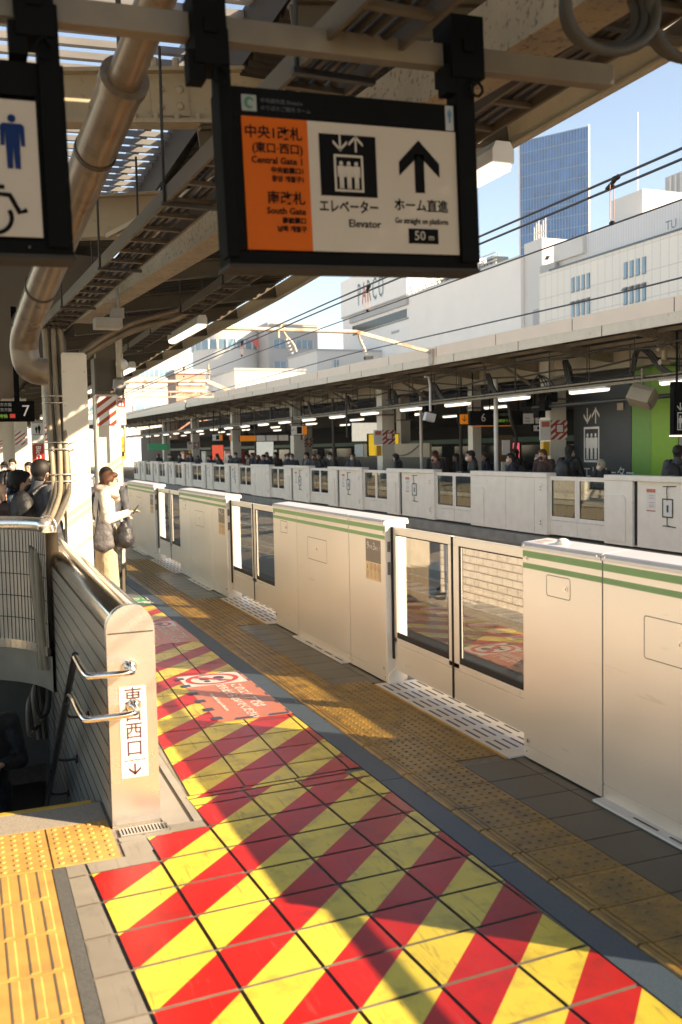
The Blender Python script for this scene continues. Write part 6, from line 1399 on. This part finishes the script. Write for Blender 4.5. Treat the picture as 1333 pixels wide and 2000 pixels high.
crowd = [(12.4, 32.3), (12.9, 35.2), (13.3, 36.0), (13.0, 34.2), (13.9, 37.5), (12.6, 38.2), (13.1, 39.0), (12.2, 39.6), (13.8, 40.3), (12.4, 42.6), (13.3, 46), (12.0, 47.5), (12.3, 50.5), (12.9, 51.2), (12.1, 54.0), (12.6, 57.0), (12.2, 60.5), (13.6, 23.6), (14.2, 20.4), (13.4, 19.2), (14.6, 24.4), (14.0, 26.0), (14.9, 22.2), (12.3, 30.2), (13.2, 43), (14.4, 18.9), (12.0, 33.2), (11.7, 34.9), (12.2, 36.6), (11.8, 38.9), (12.1, 40.6), (11.8, 43.4), (12.0, 45.0), (11.9, 48.6), (12.1, 52.3), (11.8, 55.6), (12.0, 58.9), (11.9, 62.8), (12.3, 26.6), (12.2, 19.9), (12.4, 24.3)]
for i, (x, y) in enumerate(crowd):
    src = (pA, pB, pC, pD)[i % 4]; sw = ({}, {'jacket': COAT_G}, {'jacket': COAT_N, 'hair': HAIR_B}, {'jacket': COAT_G, 'hair': HAIR_K}, {'jacket': COAT_N})[i % 5]
    place(src, x, y, rnd.uniform(120, 240), 'one of the small dark dressed commuters waiting under the opposite canopy', rnd.uniform(1.6, 1.8), sw, 'indistinct commuters across the tracks')

# equipment boxes and slim posts under the opposite canopy
rnd = random.Random(21)
for i, (x, y, lab) in enumerate(((12.3, 18.9, 'cluster of black relay boxes hung right of the black 6 board'), (12.3, 24.8, 'cluster of black relay boxes hung left of the orange exit sign'), (12.3, 42.5, 'cluster of black relay boxes hung over the far exit sign'))):
    t = thing('relay_boxes', lab, 'equipment', (x, y, 2.7))
    for k in range(6):
        b = MB(); xx, yy, zz = x+rnd.uniform(-.3, .3), y+rnd.uniform(-.5, .5), rnd.uniform(2.55, 3.0); b.box(xx-.09, xx+.09, yy-.12, yy+.12, zz-.11, zz+.11); b.build('box', BLACK, t, bevel=.01)
        b = MB(); b.tube([(xx, yy, zz+.1), (xx+.1, yy+.05, zz+.35), (x, y, 3.45)], .015, n=6, sub=1); b.build('lead', CABLE_D, t)
for i, (x, y) in enumerate(((11.45, 28.6), (12.1, 31.5), (12.0, 34.6), (12.9, 26.2), (13.4, 30.0), (12.2, 41.5), (14.0, 21.4), (13.6, 25.0))):
    b = MB(); b.cyl((x, y, 0 if i % 2 else 2.2), (x, y, 3.6), .05 if i % 2 else .03, n=8); tag(b.build('slim_post', STEEL_DK if i != 3 else CREAM_PIL), 'slim dark post standing or hanging under the opposite canopy', 'post', 'slim posts under the opposite canopy')
for i, (x0, x1, y, z0, z1, c_, lab) in enumerate(((13.2, 14.4, 31.0, 1.55, 2.35, (.55, .38, .03), 'yellow lit panel behind the stair parapet across the tracks'), (12.9, 13.6, 52.5, 1.3, 2.2, (.62, .10, .06), 'red lit advert far down the opposite platform'), (13.9, 14.3, 22.9, 1.15, 1.95, (.70, .10, .16), 'pink lit advert edge behind the red-haired commuter'), (14.6, 16.0, 36.0, 2.1, 2.9, (.6, .6, .56), 'white lit panel deep under the opposite canopy'), (13.8, 14.8, 47.0, 1.5, 2.3, (.45, .5, .5), 'pale lit panel far under the opposite canopy'))):
    t = thing('lit_panel', lab, 'sign', ((x0+x1)/2, y, z0)); b = MB(); b.box(x0, x1, y, y+.1, z0, z1); b.build('case', BLACK, t); panel(t, x0+.03, x1-.03, y, z0+.03, z1-.03, mat('panel_%d' % i, c_, .5, emit=.35))
    b = MB(); b.cyl(((x0+x1)/2, y+.05, 0), ((x0+x1)/2, y+.05, z0), .04, n=8); b.build('stand', STEEL_DK, t)

# ------------------------------------------------------------------ slight city haze
hm = bpy.data.materials.new('haze_air'); hm.use_nodes = True; t_ = hm.node_tree; t_.nodes.clear()
ho = t_.nodes.new('ShaderNodeOutputMaterial'); pv = t_.nodes.new('ShaderNodeVolumePrincipled'); pv.inputs['Color'].default_value = (.97, .95, .93, 1); pv.inputs['Density'].default_value = HAZE; pv.inputs['Anisotropy'].default_value = 0.2
t_.links.new(pv.outputs[0], ho.inputs['Volume'])
if HAZE > 0:
    b = MB(); b.box(-60, 200, -60, 340, -2.9, 95); hz_ = b.build('haze', hm); hz_['kind'] = 'stuff'
